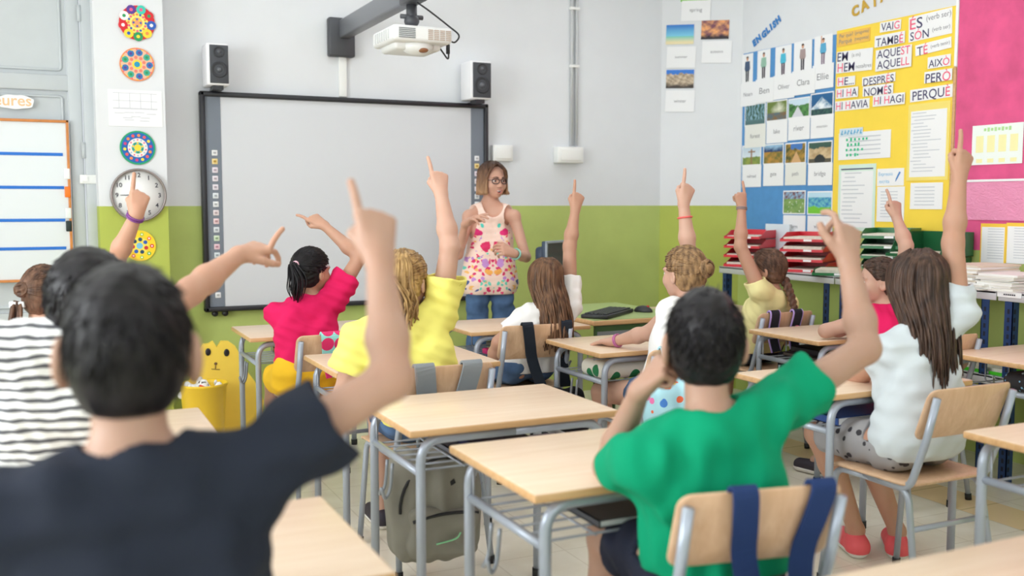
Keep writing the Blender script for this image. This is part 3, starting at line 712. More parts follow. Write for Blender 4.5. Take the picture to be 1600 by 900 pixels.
m = MB(); m.box((-.215, -.355, .40), (.05, .02, .10), np.array([[.9, 0, .43], [0, 1, 0], [-.43, 0, .9]]), bev=.004)
q = [o for o in COL.objects if o.get('label', '').startswith('grey backpack hanging')][0]; m.build('blue_folder_corner', plain('folder_blue', (20, 130, 190), .4), q)
backpack('K6', 'black bag with long straps on the chair of the long-haired girl in white', (34, 36, 42), (.09, -.33, .34), (.14, .06, .13), [(-.06, .02, .46), (.15, .15, .46)], (38, 44, 54), .055, pocket=False)
t = NT('polka_dot_cloth'); vo = t.n('ShaderNodeTexVoronoi', voronoi_dimensions='2D', Scale=15.); vo.inputs['Randomness'].default_value = .2; t.l(t.mapped((1, 1, 1), (PI / 2, 0, 0)), vo.inputs['Vector'])
t.l(t.ramp(vo.outputs['Distance'], [(.0, srgb(222, 44, 110)), (.42, srgb(222, 44, 110)), (.44, srgb(150, 222, 220)), (1, srgb(150, 222, 220))], 'CONSTANT'), t.b.inputs['Base Color']); t.inp('Roughness', .8); polka = t.m
_M['strap_1_1_1'] = polka
backpack('K4', 'turquoise bag with pink polka dots on the chair of the girl in pink', (150, 222, 220), (.07, -.31, .52), (.09, .04, .08), [(-.035, -.01, .58)], (1, 1, 1), .10, pocket=False, mat=polka)
t = NT('blue_print_cloth'); vo = t.n('ShaderNodeTexVoronoi', Scale=22.); t.l(t.obj(), vo.inputs['Vector'])
hs_ = t.ramp(t.n('ShaderNodeSeparateColor').outputs[0], [(0, (1, 1, 1, 1)), (1, (1, 1, 1, 1))]); sc_ = [n for n in t.t.nodes if n.type == 'SEPARATE_COLOR'][0]; t.l(vo.outputs['Color'], sc_.inputs[0])
pc_ = t.ramp(sc_.outputs[0], [(0, srgb(238, 108, 70)), (.3, srgb(70, 130, 210)), (.5, srgb(236, 120, 180)), (.7, srgb(245, 220, 120)), (.85, srgb(238, 108, 70))], 'CONSTANT')
t.l(t.mix(t.math('LESS_THAN', vo.outputs['Distance'], .34), srgb(176, 222, 236), pc_), t.b.inputs['Base Color']); t.inp('Roughness', .7); blueprint = t.m
_M['strap_2_2_2'] = blueprint
backpack('K7', 'light blue bag with orange and pink prints on a chair behind the boy in green', (176, 222, 236), (-.10, -.33, .53), (.13, .06, .12), [(-.12, -.04, .58), (.08, .06, .58)], (2, 2, 2), .05, pocket=False, mat=blueprint)
lil = plain('lilac_edging', (176, 150, 214), .6)
backpack('K8', 'black bag with lilac-edged straps on the chair of the girl with the plait', (40, 40, 48), (.05, -.33, .44), (.13, .06, .14), [(-.10, -.08, .56), (.05, .05, .56)], (44, 44, 52), .06, pocket=False, edge=lil)
# ------------------------------------------------------------------ things in the desk baskets
def in_desk(key, name, label, cat, x, y, z): d = DESKS[key]; return thing(name, label, cat, (d.location.x + x, d.location.y + y, z))
BZ = DH - .04 - .10 + .0045
t = NT('dotted_vinyl'); vo = t.n('ShaderNodeTexVoronoi', Scale=11.); vo.inputs['Randomness'].default_value = .5; t.l(t.obj(), vo.inputs['Vector'])
t.l(t.ramp(vo.outputs['Distance'], [(0, srgb(20, 120, 74)), (.30, srgb(226, 224, 214))], 'CONSTANT'), t.b.inputs['Base Color']); t.inp('Roughness', .5)
th = in_desk('D6', 'pencil_case', 'white pencil case with green dots in the desk basket before the bare arm', 'case', -.14, -.10, BZ); f = rbox((0, 0, .04), (.17, .10, .04), .035); v, q = polygonize(f, (-.2, -.13, -.02), (.2, .13, .1), .007); np_mesh('case', v, q, t.m, th)
m = MB(); m.tube([(-.15, -.0, .081), (.15, -.0, .081)], .004, 6); m.build('zip', wire, th)
def books(key, label, specs, x, y):
    z = BZ
    for lab, cl, (w, d, h) in specs:
        th = in_desk(key, 'exercise_book', lab, 'book', x, y, z); m = MB(); m.box((0, 0, h / 2), (w - .006, d - .006, h - .004), mi=1); m.box((0, 0, .0015), (w, d, .003)); m.box((0, 0, h - .0015), (w, d, .003)); m.box((-w / 2 + .002, 0, h / 2), (.004, d, h)); m.build('book', [plain('cover_%d_%d_%d' % cl, cl, .5), paper], th); z += h + .001
books('D6', '', [('blue exercise book in the basket beside the dotted pencil case', (40, 90, 160), (.22, .28, .02))], .18, 0)
books('D5', '', [('grey folder low in the basket of the desk before the teacher', (112, 100, 104), (.28, .32, .02)), ('brown book on the folder in the basket of the desk before the teacher', (120, 92, 76), (.24, .3, .025))], .06, 0)
th = in_desk('D5', 'eraser', 'pink eraser in the basket of the desk before the teacher', 'eraser', -.20, -.14, BZ); m = MB(); m.box((0, 0, .014), (.05, .06, .028), bev=.006); m.build('block', plain('pink_rubber', (240, 60, 140), .6), th)
books('D1', '', [('dark grey notebook in the basket of the empty desk above the backpack', (84, 86, 94), (.3, .34, .02)), ('navy book lying on the dark grey notebook', (34, 34, 76), (.2, .26, .025))], .0, .0)
books('D2', '', [('dark folder in the basket of the desk of the boy in green', (70, 72, 78), (.3, .34, .02))], .02, .0)
books('D8', '', [('dark brown folder in the basket of the desk near the shelf', (84, 72, 70), (.34, .34, .02)), ('black folder on the brown one in the desk near the shelf', (50, 46, 52), (.28, .3, .03))], -.02, .0)
books('D4', '', [('brown folder in the basket of the desk beside the yellow cat cut-out', (118, 88, 74), (.34, .34, .025))], .02, 0)
books('D9', '', [('blue binder in the basket before the girl in star-print shorts', (46, 78, 140), (.5, .36, .03))], .02, 0)
t = NT('black_starry_cloth'); vo = t.n('ShaderNodeTexVoronoi', Scale=50.); t.l(t.obj(), vo.inputs['Vector']); t.l(t.ramp(vo.outputs['Distance'], [(0, srgb(130, 180, 210)), (.25, srgb(40, 38, 42))], 'CONSTANT'), t.b.inputs['Base Color']); t.inp('Roughness', .7)
th = in_desk('D10', 'pencil_case', 'black pencil case with pale blue specks in the basket under the shelf', 'case', -.16, -.08, BZ); f = rbox((0, 0, .04), (.13, .09, .04), .035); v, q = polygonize(f, (-.2, -.13, -.02), (.2, .13, .1), .007); np_mesh('case', v, q, t.m, th)
m = MB(); m.tube([(-.11, 0, .081), (.11, 0, .081)], .004, 6); m.build('zip', wire, th)
# ------------------------------------------------------------------ computer table with monitor and keyboard
gt = plain('green_laminate', (176, 196, 134), .3); gsteel = plain('green_steel', (70, 104, 62), .4)
TX0, TX1, TY0, TY1, TZ = 2.69, 3.34, 4.62, 5.45, .72
th = thing('computer_table', 'green-topped computer table against the green wall', 'table', ((TX0 + TX1) / 2, (TY0 + TY1) / 2, 0)); W, H = TX1 - TX0, TY1 - TY0
m = MB(); m.box((0, 0, TZ - .004), (W - .02, H - .02, .008)); m.box((0, 0, TZ - .016), (W, H, .026), mi=1, bev=.005); m.build('table_top', [gt, edge_w], th)
m = MB(); m.box((0, -H / 2 + .04, TZ - .08), (W - .06, .02, .09)); m.build('apron', gsteel, th); m = MB(); m.box((0, H / 2 - .04, TZ - .08), (W - .06, .02, .09)); m.build('apron', gsteel, th)
m = MB(); m.box((0, -H / 2 + .028, TZ - .075), (W - .08, .006, .02)); m.build('apron_strip', wire, th)
for sx in (-1, 1):
    for sy in (-1, 1): m = MB(); m.tube([(sx * (W / 2 - .05), sy * (H / 2 - .05), 0), (sx * (W / 2 - .05), sy * (H / 2 - .05), TZ - .03)], .018, 10); m.build('leg', gsteel, th)
kc = atZ(946, 490, TZ + .015); kb = thing('keyboard', 'black keyboard lying on the green-topped table', 'keyboard', (kc[0] + .04, kc[1] + .04, TZ), math.radians(38)); bk_ = plain('black_plastic', (38, 40, 42), .4)
m = MB(); m.box((0, 0, .012), (.42, .16, .022), bev=.006); m.build('keyboard_case', bk_, kb)
m = MB()
for r in range(5):
    for c_ in range(15): m.box((-.182 + .026 * c_, -.055 + .027 * r, .026), (.021, .021, .008), bev=.002, seg=1)
m.build('keys', plain('key_black', (48, 52, 54), .5), kb)
mc = atZ(1005, 482, TZ + .02); th = thing('computer_mouse', 'black computer mouse with a red wheel on the green-topped table', 'mouse', (mc[0], min(mc[1], TY1 - .05), TZ), .5)
f = lambda P: smax(ell((0, 0, .0), (.035, .06, .038))(P), -P[:, 2], .004); v, q = polygonize(f, (-.06, -.08, -.02), (.06, .08, .06), .005); np_mesh('mouse_body', v, q, bk_, th)
m = MB(); m.tube([(-.004, -.03, .031), (.004, -.03, .031)], .009, 10); m.build('scroll_wheel', plain('red_wheel', (200, 30, 40), .4), th)
mo = thing('monitor', 'small grey-framed monitor beside the teacher', 'monitor', (2.84, 5.35, TZ), math.radians(32))
m = MB(); m.box((0, 0, .28), (.27, .03, .25), bev=.006); m.box((-.0, .045, .28), (.22, .07, .18), bev=.02); m.build('monitor_case', plain('monitor_navy', (46, 62, 84), .5), mo)
m = MB()
for s in (-1, 1): m.box((0, -.016, .28 + s * .119), (.27, .012, .016), bev=.003); m.box((s * .127, -.016, .28), (.016, .012, .25), bev=.003)
m.build('bezel', plain('monitor_grey', (150, 160, 172), .4), mo)
m = MB(); m.box((0, -.0155, .28), (.24, .004, .224)); m.build('screen', plain('dark_screen', (66, 80, 76), .12), mo)
m = MB(); m.tube([(0, .03, .01), (0, .03, .2)], .02, 10); m.lathe([(0, 0), (.1, 0), (.1, .008), (.03, .018), (0, .018)], (0, .03, 0)); m.build('stand', bk_, mo)
# ------------------------------------------------------------------ yellow cat cut-out and bucket
ya = plain('yellow_card', (250, 214, 84), .6, noise=.05, scale=6)
cp = [atY(x, y, 5.9) for x, y in ((326, 537), (333, 533), (339, 543), (346, 533), (357, 533), (367, 540), (374, 552), (376, 566), (399, 597), (412, 626), (409, 634), (385, 640), (300, 652), (280, 640), (292, 605), (306, 575), (311, 556), (313, 544), (318, 538))]
cc = V3(np.mean([p[0] for p in cp]), 5.9, 0); zlow = min(p[2] for p in cp)
cat = thing('cat_cutout', 'yellow cardboard cat with black eyes standing against the green wall', 'decoration', cc)
pol = [(p[0] - cc[0], p[2] if p[2] > zlow + .06 else 0.) for p in cp]
m = MB(); m.prism(pol, (0, 0, 0), (1, 0, 0), (0, 0, 1), (0, 1, 0), .03); m.build('card_body', ya, cat)
m = MB()
for x, y in ((325, 550), (354, 551)): p = atY(x, y, 5.9) - cc; m.sphere((p[0], -.002, p[2]), (.016, .006, .022))
m.build('eyes', plain('eye_black', (30, 28, 34), .4), cat)
m = MB(); p = atY(337, 568, 5.9) - cc; m.sphere((p[0], -.002, p[2]), (.009, .005, .008)); m.tube([(p[0], -.003, p[2]), (p[0] - .003, -.003, p[2] - .03)], .0025, 6); m.tube(catmull([(p[0] - .025, -.003, p[2] - .03), (p[0], -.003, p[2] - .034), (p[0] + .022, -.003, p[2] - .036)], 3), .002, 6); m.build('nose_and_mouth', plain('brown_ink', (110, 80, 50), .6), cat)
bc = atD(318, 604, 5.55); bc = V3(bc[0], bc[1], 0); zt = float(atD(318, 598, 5.55)[2])
bu = thing('bucket', 'yellow plastic bin in front of the yellow cardboard cat', 'bin', bc)
m = MB(); m.lathe([(0, 0), (.095, 0), (.1, .01), (.125, zt - .015), (.132, zt - .012), (.132, zt), (.122, zt), (.118, zt - .02), (.095, .02), (0, .02)], seg=32); m.build('bin_body', plain('yellow_plastic', (252, 208, 50), .35), bu)
wd = thing('paper_waste', 'crumpled white and red paper in the yellow bin', 'paper', bc + V3(0, 0, zt - .05))
fw2 = wob(.02, 45, 5, 6); f = lambda P: ell((-.02, 0, 0), (.085, .085, .05))(P) + fw2(P); v, q = polygonize(f, (-.14, -.14, -.1), (.14, .14, .12), .008); np_mesh('crumpled_paper', v, q, plain('white_paper', (240, 240, 242), .8), wd)
m = MB(); m.box((.0, -.05, .03), (.06, .03, .015), np.array([[.9, 0, .43], [0, 1, 0], [-.43, 0, .9]]), bev=.004); m.build('red_wrapper', plain('red_wrap', (236, 84, 50), .5), wd)
# ------------------------------------------------------------------ bolted steel shelf benches along the right wall
shw = plain('shelf_grey_steel', (206, 208, 212), .35, .2); navy = plain('navy_steel_angle', (34, 62, 108), .45, .2); slot = plain('slot_dark', (12, 22, 40), .7)
def shelf(label, y0, y1, xf, zt):
    xb = WX - .01; th = thing('steel_shelf', label, 'shelf', ((xf + xb) / 2, (y0 + y1) / 2, 0)); W, L = xb - xf, y1 - y0
    for nm, z in (('shelf_board', zt), ('lower_shelf', .52)):
        m = MB(); m.box((0, 0, z - .005), (W, L, .01)); m.box((-W / 2 + .004, 0, z - .022), (.008, L, .044), bev=.003); m.box((W / 2 - .004, 0, z - .02), (.008, L, .04)); m.build(nm, shw, th)
    for sx in (-1, 1):
        for sy in (-1, 1):
            m = MB(); x, y = sx * (W / 2 - .024), sy * (L / 2 - .06); m.box((x, y - sy * .02, zt / 2 - .022), (.044, .004, zt - .044)); m.box((x + sx * .02, y + sy * .0, zt / 2 - .022), (.004, .044, zt - .044))
            k = 0
            for j in range(int((zt - .06) / .04)):
                m.box((x - .008, y - sy * .02 - .0 , .04 + j * .04), (.012, .006, .022), mi=1); m.box((x + sx * .02, y, .04 + j * .04), (.006, .012, .022), mi=1)
            m.build('slotted_leg', [navy, slot], th)
    return th
SH1 = .93; XF1, XF2 = 4.14, 4.14
shelf('grey steel shelf on navy slotted legs, holding the red trays', 4.37, 5.44, XF1, SH1)
shelf('grey steel shelf on navy slotted legs, holding the green trays', 3.29, 4.36, XF2, SH1 + .001)
shelf('grey steel shelf on navy slotted legs below the pink paper, cut by the frame', 2.22, 3.28, XF2, SH1 + .001)
def tray(name, label, group, c, yaw, col, W=.25, D=.33, H=.055, wall_t=.003):
    """letter tray, open at the front (-Y of its own), with a sheaf of paper"""
    th = thing(name, label, 'tray', c, yaw, group); m = MB(); pm = plain('tray_%d_%d_%d' % col, col, .35)
    m.box((0, 0, .003), (W, D, .006)); m.box((0, D / 2 - .002, H / 2), (W, .004, H))
    for s in (-1, 1): m.prism([(-D / 2, 0), (D / 2, 0), (D / 2, H), (-D / 2 + .11, H), (-D / 2 + .03, .022), (-D / 2, .018)], (s * W / 2, 0, 0), (0, 1, 0), (0, 0, 1), (-s, 0, 0), wall_t)
    m.box((0, -D / 2 - .002, .008), (W, .004, .016)); m.build('tray_body', pm, th)
    m = MB(); h = RNG.uniform(.012, .028); m.box((0, -.005, .007 + h / 2), (W - .03, D - .04, h)); m.build('papers', plain('sheaf_%d' % RNG.integers(3), (226, 220, 206), .8, noise=.1, scale=60), th)
    m = MB(); m.box((.04, -D / 2 - .0045, .009), (.05, .002, .012)); m.build('label_card', paper, th); return th
RED, GRN = (206, 24, 44), (26, 110, 60)
words = ['bottom', 'second', 'third', 'fourth', 'topmost']
def stack(xy, yaw, n, col, cname, where, gap=.062, z0=SH1, W=.25, D=.33, name='letter_tray'):
    for k in range(n): tray(name, '%s letter tray, %s of the %s' % (cname, 'topmost' if k == n - 1 else words[k] + (' from below' if k else ''), where), where, (xy[0], xy[1], z0 + .001 + k * gap), yaw, col, W, D)
def onshelf(x, y, Xw=4.34, z=SH1): p = atX(x, y, Xw); return (Xw, float(p[1]))
TY = math.radians(-62)
stack((4.36, onshelf(1170, 415)[1] + .0), TY, 4, RED, 'red', 'red stack below the empty blue panel')
stack((4.36, onshelf(1262, 424)[1]), TY, 4, RED, 'red', 'red stack below the photo cards', W=.27)
stack((4.36, onshelf(1385, 432)[1]), TY, 5, GRN, 'green', 'green stack below the yellow board', .056, SH1 + .001)
z_ = SH1 + .001
for k in range(2): tray('letter_tray', 'big dark green tray, %s of the pair below the yellow board' % ('upper' if k else 'lower'), 'big dark green trays', (4.36, onshelf(1440, 430)[1] - .03, SH1 + .0015 + .135 * k), math.radians(-75 - 6 * k), (24, 92, 52), .30, .34, .13)
th = tray('letter_tray', 'low green tray with white papers at the end of the red trays', 'loose green trays', (4.27, onshelf(1318, 430)[1], SH1 + .002), math.radians(-50), (30, 120, 66), .22, .30, .035)
th = tray('letter_tray', 'flat green tray on the lower shelf under the red trays', 'loose green trays', (4.34, 4.62, .521), math.radians(-80), (30, 130, 70), .3, .34, .05)
th = tray('letter_tray', 'bright green tray on the lower shelf beneath the paper stacks', 'loose green trays', (4.34, 3.4, .521), math.radians(-90), (70, 190, 40), .3, .34, .05)
th = thing('paper_sheet', 'pale blue-white sheet leaning on the wall behind the red trays', 'paper', (4.52, onshelf(1214, 380, 4.52)[1], SH1 + .002)); m = MB(); m.box((0, 0, .14), (.004, .24, .28), bev=.001); m.build('sheet', plain('ice_paper', (214, 226, 234), .6), th)
def papers(label, x, y, n, w, d, seed, z=SH1 + .0015, X=4.3, col=(232, 230, 222)):
    rg = np.random.default_rng(seed); th = thing('paper_stack', label, 'paper', (X, onshelf(x, y, X)[1], z + .0005)); m = MB(); zz = 0.
    for k in range(n):
        h = rg.uniform(.003, .012); a = rg.normal() * .06; R = np.array([[math.cos(a), -math.sin(a), 0], [math.sin(a), math.cos(a), 0], [0, 0, 1]])
        m.box((rg.normal() * .006, rg.normal() * .008, zz + h / 2), (d, w, h - .0006), R, k % 2); zz += h
    m.build('sheets', [plain('stack_white', (240, 239, 236), .8), plain('stack_cream_%d' % seed, col, .8)], th); return th
papers('tall stack of cream papers beside the raised arm on the shelf', 1530, 420, 14, .22, .3, 1, col=(226, 214, 196))
papers('thick white paper stack at the end of the shelf by the pink wall', 1584, 430, 11, .2, .28, 2, X=4.27)
papers('low heap of white sheets on the shelf beside the cream stack', 1538, 440, 5, .19, .24, 3, X=4.22, z=SH1 + .0015)
papers('low stack of white papers behind the raised arm below the yellow board', 1478, 430, 6, .18, .26, 4, z=SH1 + .0015)
papers('white sheets on the lower shelf beside the green tray', 1250, 500, 4, .22, .3, 5, z=.5215, X=4.34)
th = thing('tape_roll', 'teal roll of tape beside the white sheets on the shelf', 'tape', (4.2, onshelf(1514, 432, 4.2)[1], SH1 + .0015)); m = MB(); m.lathe([(.022, 0), (.04, 0), (.04, .045), (.022, .045), (.022, 0)], seg=24); m.build('roll', plain('teal_tape', (44, 110, 120), .4), th)
p = atX(1578, 444, XF2 - .001); th = thing('shelf_label', 'white name strip stuck on the front edge of the shelf', 'label', (XF2 - .003, p[1], SH1 - .01)); m = MB(); m.box((0, 0, 0), (.003, .13, .025)); m.build('strip', paper, th)
m = MB()
for k in range(6): m.box((-.002, -.03 + .011 * k, 0), (.001, .008, .007))
m.build('print', ink, th)
# ------------------------------------------------------------------ papers on the walls
def onR(x, y, off=0.): return atX(x, y, WX - off)
def onG(x, y, off=0.):
    r = ray(x, y); s = (CX + WY - off * 1.41421) / (r[0] + r[1]); return OC + r * s
YAW = {'R': -PI / 2, 'G': -PI / 4}
def place(wallk, x0, y0, x1, y1, off):
    """centre, width, height of the sheet whose top-left / bottom-right corners are seen at the two pixels (mean of the slanted edges)"""
    f = onR if wallk == 'R' else onG; a, b = f(x0, y0, off), f(x1, y1, off)
    return (a + b) / 2, float(np.linalg.norm((a - b)[:2])), float(a[2] - b[2])
def sheet(name, label, cat, wallk, box, mat, off=.004, th_=.0016, group=None, roll=0.):
    c, W, H = place(wallk, *box, off); th = thing(name, label, cat, c, YAW[wallk], group); th.rotation_euler.y = roll
    m = MB(); m.box((0, 0, 0), (W, th_, H)); m.build('sheet', mat, th); return th, W, H
def write(th, string, W, size, mat, x=0., z=0., y=-.0014, cols=None, fit=None, align='c', name='lettering', bold=.0, sx=1.):
    vs, fs, mi = text_geo(string, size, cols, bold=bold)
    if not len(vs): return None
    w = vs[:, 0].max() - vs[:, 0].min(); k = 1. if fit is None else fit / w; vs = vs * V3(k * sx, min(k, 1.35) if fit else 1, 1); w *= k * sx
    hh = (vs[:, 1].max() + vs[:, 1].min()) / 2; x0 = x - (vs[:, 0].max() + vs[:, 0].min()) / 2 if align == 'c' else x - vs[:, 0].min()
    m = MB(); m.add([(p[0] + x0, y, p[1] - hh + z) for p in vs], fs)
    m.mi = mi if cols else m.mi
    return m.build(name, mat, th)
pinkink = plain('pink_ink', (238, 96, 128), .7); navyink = plain('navy_ink', (70, 66, 104), .7); greyink = plain('grey_ink', (130, 130, 136), .8); blueink = plain('blue_ink', (60, 130, 200), .7); cyanink = plain('cyan_ink', (110, 180, 222), .7); greenink = plain('green_ink', (60, 190, 140), .7)
INK2 = [navyink, pinkink]
blue_p = plain('blue_backing_paper', (84, 146, 204), .7, noise=.05, scale=18, bump=.2); yel_p = plain('yellow_backing_paper', (250, 216, 74), .7, noise=.03, scale=6); pink_p = plain('pink_crepe_paper', (222, 86, 138), .75, noise=.14, scale=7, bump=.5); pale_y = plain('pale_yellow_paper', (244, 222, 120), .7)
# backings
t_ = onR(1154, 88); b_ = onR(1304, 52); zt_ = float((t_[2] + b_[2]) / 2); ys0, ys1, ys2, ys3 = float(onR(1158, 300)[1]), float(onR(1303.5, 200)[1]), float(onR(1492, 100)[1]), 1.9
def backing(name, label, ya_, yb_, za, zb, mat, off, cat='backing paper'):
    th = thing(name, label, cat, (WX - off, (ya_ + yb_) / 2, (za + zb) / 2), -PI / 2); m = MB(); W, H = ya_ - yb_, zb - za
    m.grid(lambda u, v: ((u - .5) * W, .0005 * math.sin(u * 9 + v * 4), (v - .5) * H), 10, 8); m.grid(lambda u, v: ((u - .5) * W, off - .0002, (v - .5) * H), 1, 1); m.build('paper', mat, th); return th
backing('backing_paper', 'blue backing paper behind the cards of people and landscapes', ys0, ys1, float(onR(1200, 359)[2]), zt_, blue_p, .0022)
backing('backing_paper', 'yellow backing paper behind the word strips', ys1 - .003, ys2, float(onR(1400, 359)[2]), float((onR(1303, 54)[2] + onR(1492, 4)[2]) / 2), yel_p, .0022)
backing('backing_paper', 'pink crumpled backing paper at the edge of the frame', ys2 - .02, ys3, 1.10, 2.75, pink_p, .0024)
th = thing('wood_batten', 'thin wooden strip between the yellow and pink papers', 'strip', (WX - .006, ys2 - .009, 1.62), -PI / 2); m = MB(); m.box((0, 0, 0), (.018, .012, .95), bev=.003); m.build('batten', edge_w, th)
th = thing('paper_strip', 'white paper edge above the wooden strip', 'strip', (WX - .004, ys2 - .009, 2.30), -PI / 2); m = MB(); m.box((0, 0, 0), (.018, .006, .40)); m.build('strip', paper, th)
# painted pictures: colour per point of a fine grid
def fbm(u, v, seed, f0=3):
    rg = np.random.default_rng(seed); s = 0; a = 1.
    for o in range(4):
        ph = rg.uniform(0, 6.28, 6); f = f0 * 1.9 ** o
        s += a * (math.sin(f * u * 3.1 + ph[0] + 2 * math.sin(f * v + ph[1])) * math.sin(f * v * 2.7 + ph[2] + 1.5 * math.sin(f * u * 1.3 + ph[3]))); a *= .6
    return s / 2
S_ = lambda *c: np.array(srgb(*c)[:3])
def lerp(a, b, t): t = max(0, min(1, t)); return a * (1 - t) + b * t
def pic_fn(kind, seed):
    def f(u, v):
        n = fbm(u, v, seed); n2 = fbm(u * 2.3, v * 2.3, seed + 9)
        if kind == 'beach': return lerp(S_(30, 110, 200), S_(130, 210, 235), (1 - v) * 1.6) if v > .42 else lerp(S_(236, 222, 178), S_(70, 200, 190), (v - .12) * 3)
        if kind == 'sunset': return lerp(lerp(S_(240, 170, 110), S_(120, 70, 90), .5 + n), S_(40, 30, 40), (.28 - v) * 6 + n2 * .4)
        if kind == 'snow': return S_(50, 120, 210) if v > .78 + n * .08 else lerp(lerp(S_(214, 196, 170), S_(150, 130, 110), .5 + n2), S_(60, 50, 46), (.3 - v) * 5 + n * .6)
        if kind == 'forest': return lerp(S_(50, 90, 70), S_(140, 180, 200), .3 + .7 * math.sin(u * 40 + n * 4) * (v > .25)) * (1 if v > .2 else .8)
        if kind == 'lake': return lerp(S_(110, 130, 60), S_(225, 225, 205), 1 - abs(u - .6) * 2.2 - abs(v - .6) * 1.5 + n * .3) if v > .42 else lerp(S_(90, 110, 120), S_(130, 100, 60), .4 + n)
        if kind == 'river': return S_(205, 225, 240) if v > .72 + .5 * abs(u - .5) ** 1.2 * (1 if u < .5 else .4) - .1 + n * .06 and v > .55 else (S_(214, 214, 222) if abs(u - .45) < .5 * (.62 - v) else lerp(S_(40, 92, 50), S_(90, 150, 80), .5 + n))
        if kind == 'mountain': return S_(30, 90, 140) * (.8 + .4 * v) if v > .85 - 1.0 * abs(u - .5) + n * .06 else (lerp(S_(240, 245, 250), S_(110, 150, 180), .4 + n) if v > .3 else lerp(S_(24, 60, 70), S_(60, 100, 90), .5 + n2))
        if kind == 'cross': return S_(150, 110, 80) if (abs(u - .5) < .03 and v < .85) or (abs(v - .7) < .035 and abs(u - .5) < .2) else (lerp(S_(230, 236, 240), S_(190, 210, 226), v) if v > .4 + n * .05 else lerp(S_(150, 160, 70), S_(110, 140, 70), .5 + n))
        if kind == 'field': return lerp(S_(30, 60, 110), S_(150, 190, 220), (v - .7) * 4 + n * .5) if v > .62 else lerp(S_(190, 140, 60), S_(110, 110, 50), .5 + n)
        if kind == 'path': return S_(70, 120, 190) if v > .72 - n * .1 and abs(u - .55) < .3 else (S_(214, 170, 120) if abs(u - .55) < .45 * (.6 - v) else lerp(S_(70, 80, 40), S_(180, 140, 60), .5 + n))
        if kind == 'bridge': return S_(60, 90, 80) if v > .72 + n * .1 else (S_(40, 46, 50) if math.hypot((u - .5) * 1.2, (v - .15) * 1.1) < .28 else (lerp(S_(214, 190, 150), S_(180, 150, 110), .5 + n) if v > .18 else S_(90, 84, 70)))
        if kind == 'farm': return lerp(S_(150, 190, 220), S_(120, 60, 60), .5 + n2) if v > .66 else (S_(236, 236, 230) if n2 > .55 and v < .55 else lerp(S_(110, 150, 80), S_(140, 170, 100), .5 + n))
        if kind == 'village': return S_(190, 222, 240) if v > .78 else (lerp(S_(40, 120, 190), S_(120, 200, 200), .5 + n2) if v > .32 + n * .1 else S_(120, 200, 60))
    return f
vc = vcol()
def picture(th, W, H, kind, seed, border=.0, z=0., name='picture'):
    m = MB(); w, h = W - 2 * border, H - 2 * border; f = pic_fn(kind, seed)
    m.grid(lambda u, v: ((u - .5) * w, -.0013, (v - .5) * h + z), 40, 28, colfn=f); return m.build(name, vc, th)
# seasons on the angled corner wall
for lab, kind, box in (('landscape photo of a turquoise beach on the white corner wall', 'beach', (1041, 40, 1084, 68)), ('landscape photo of a fiery sunset on the white corner wall', 'sunset', (1096, 33, 1139, 60)), ('landscape photo of a pale rocky slope on the white corner wall', 'snow', (1041, 110, 1084, 137))):
    th, W, H = sheet('photo_card', lab, 'photo card', 'G', box, paper, group='season cards', roll=.03); picture(th, W, H, kind, len(lab))
for wd_, box in (('spring', (1065, 2, 1110, 31)), ('summer', (1042, 74, 1087, 105)), ('autumn', (1097, 65, 1143, 97)), ('winter', (1040, 142, 1085, 174))):
    th, W, H = sheet('word_card', 'white card reading %s on the white corner wall' % wd_, 'word card', 'G', box, paper, group='season cards', off=.006, roll=.035)
    write(th, wd_, W, .05, greyink, fit=W * .42)
th, W, H = sheet('photo_card', 'green-bottomed photo cut by the top edge above the spring card', 'photo card', 'G', (1064, -30, 1108, 0), paper, off=.0035, group='season cards'); picture(th, W, H, 'village', 3)
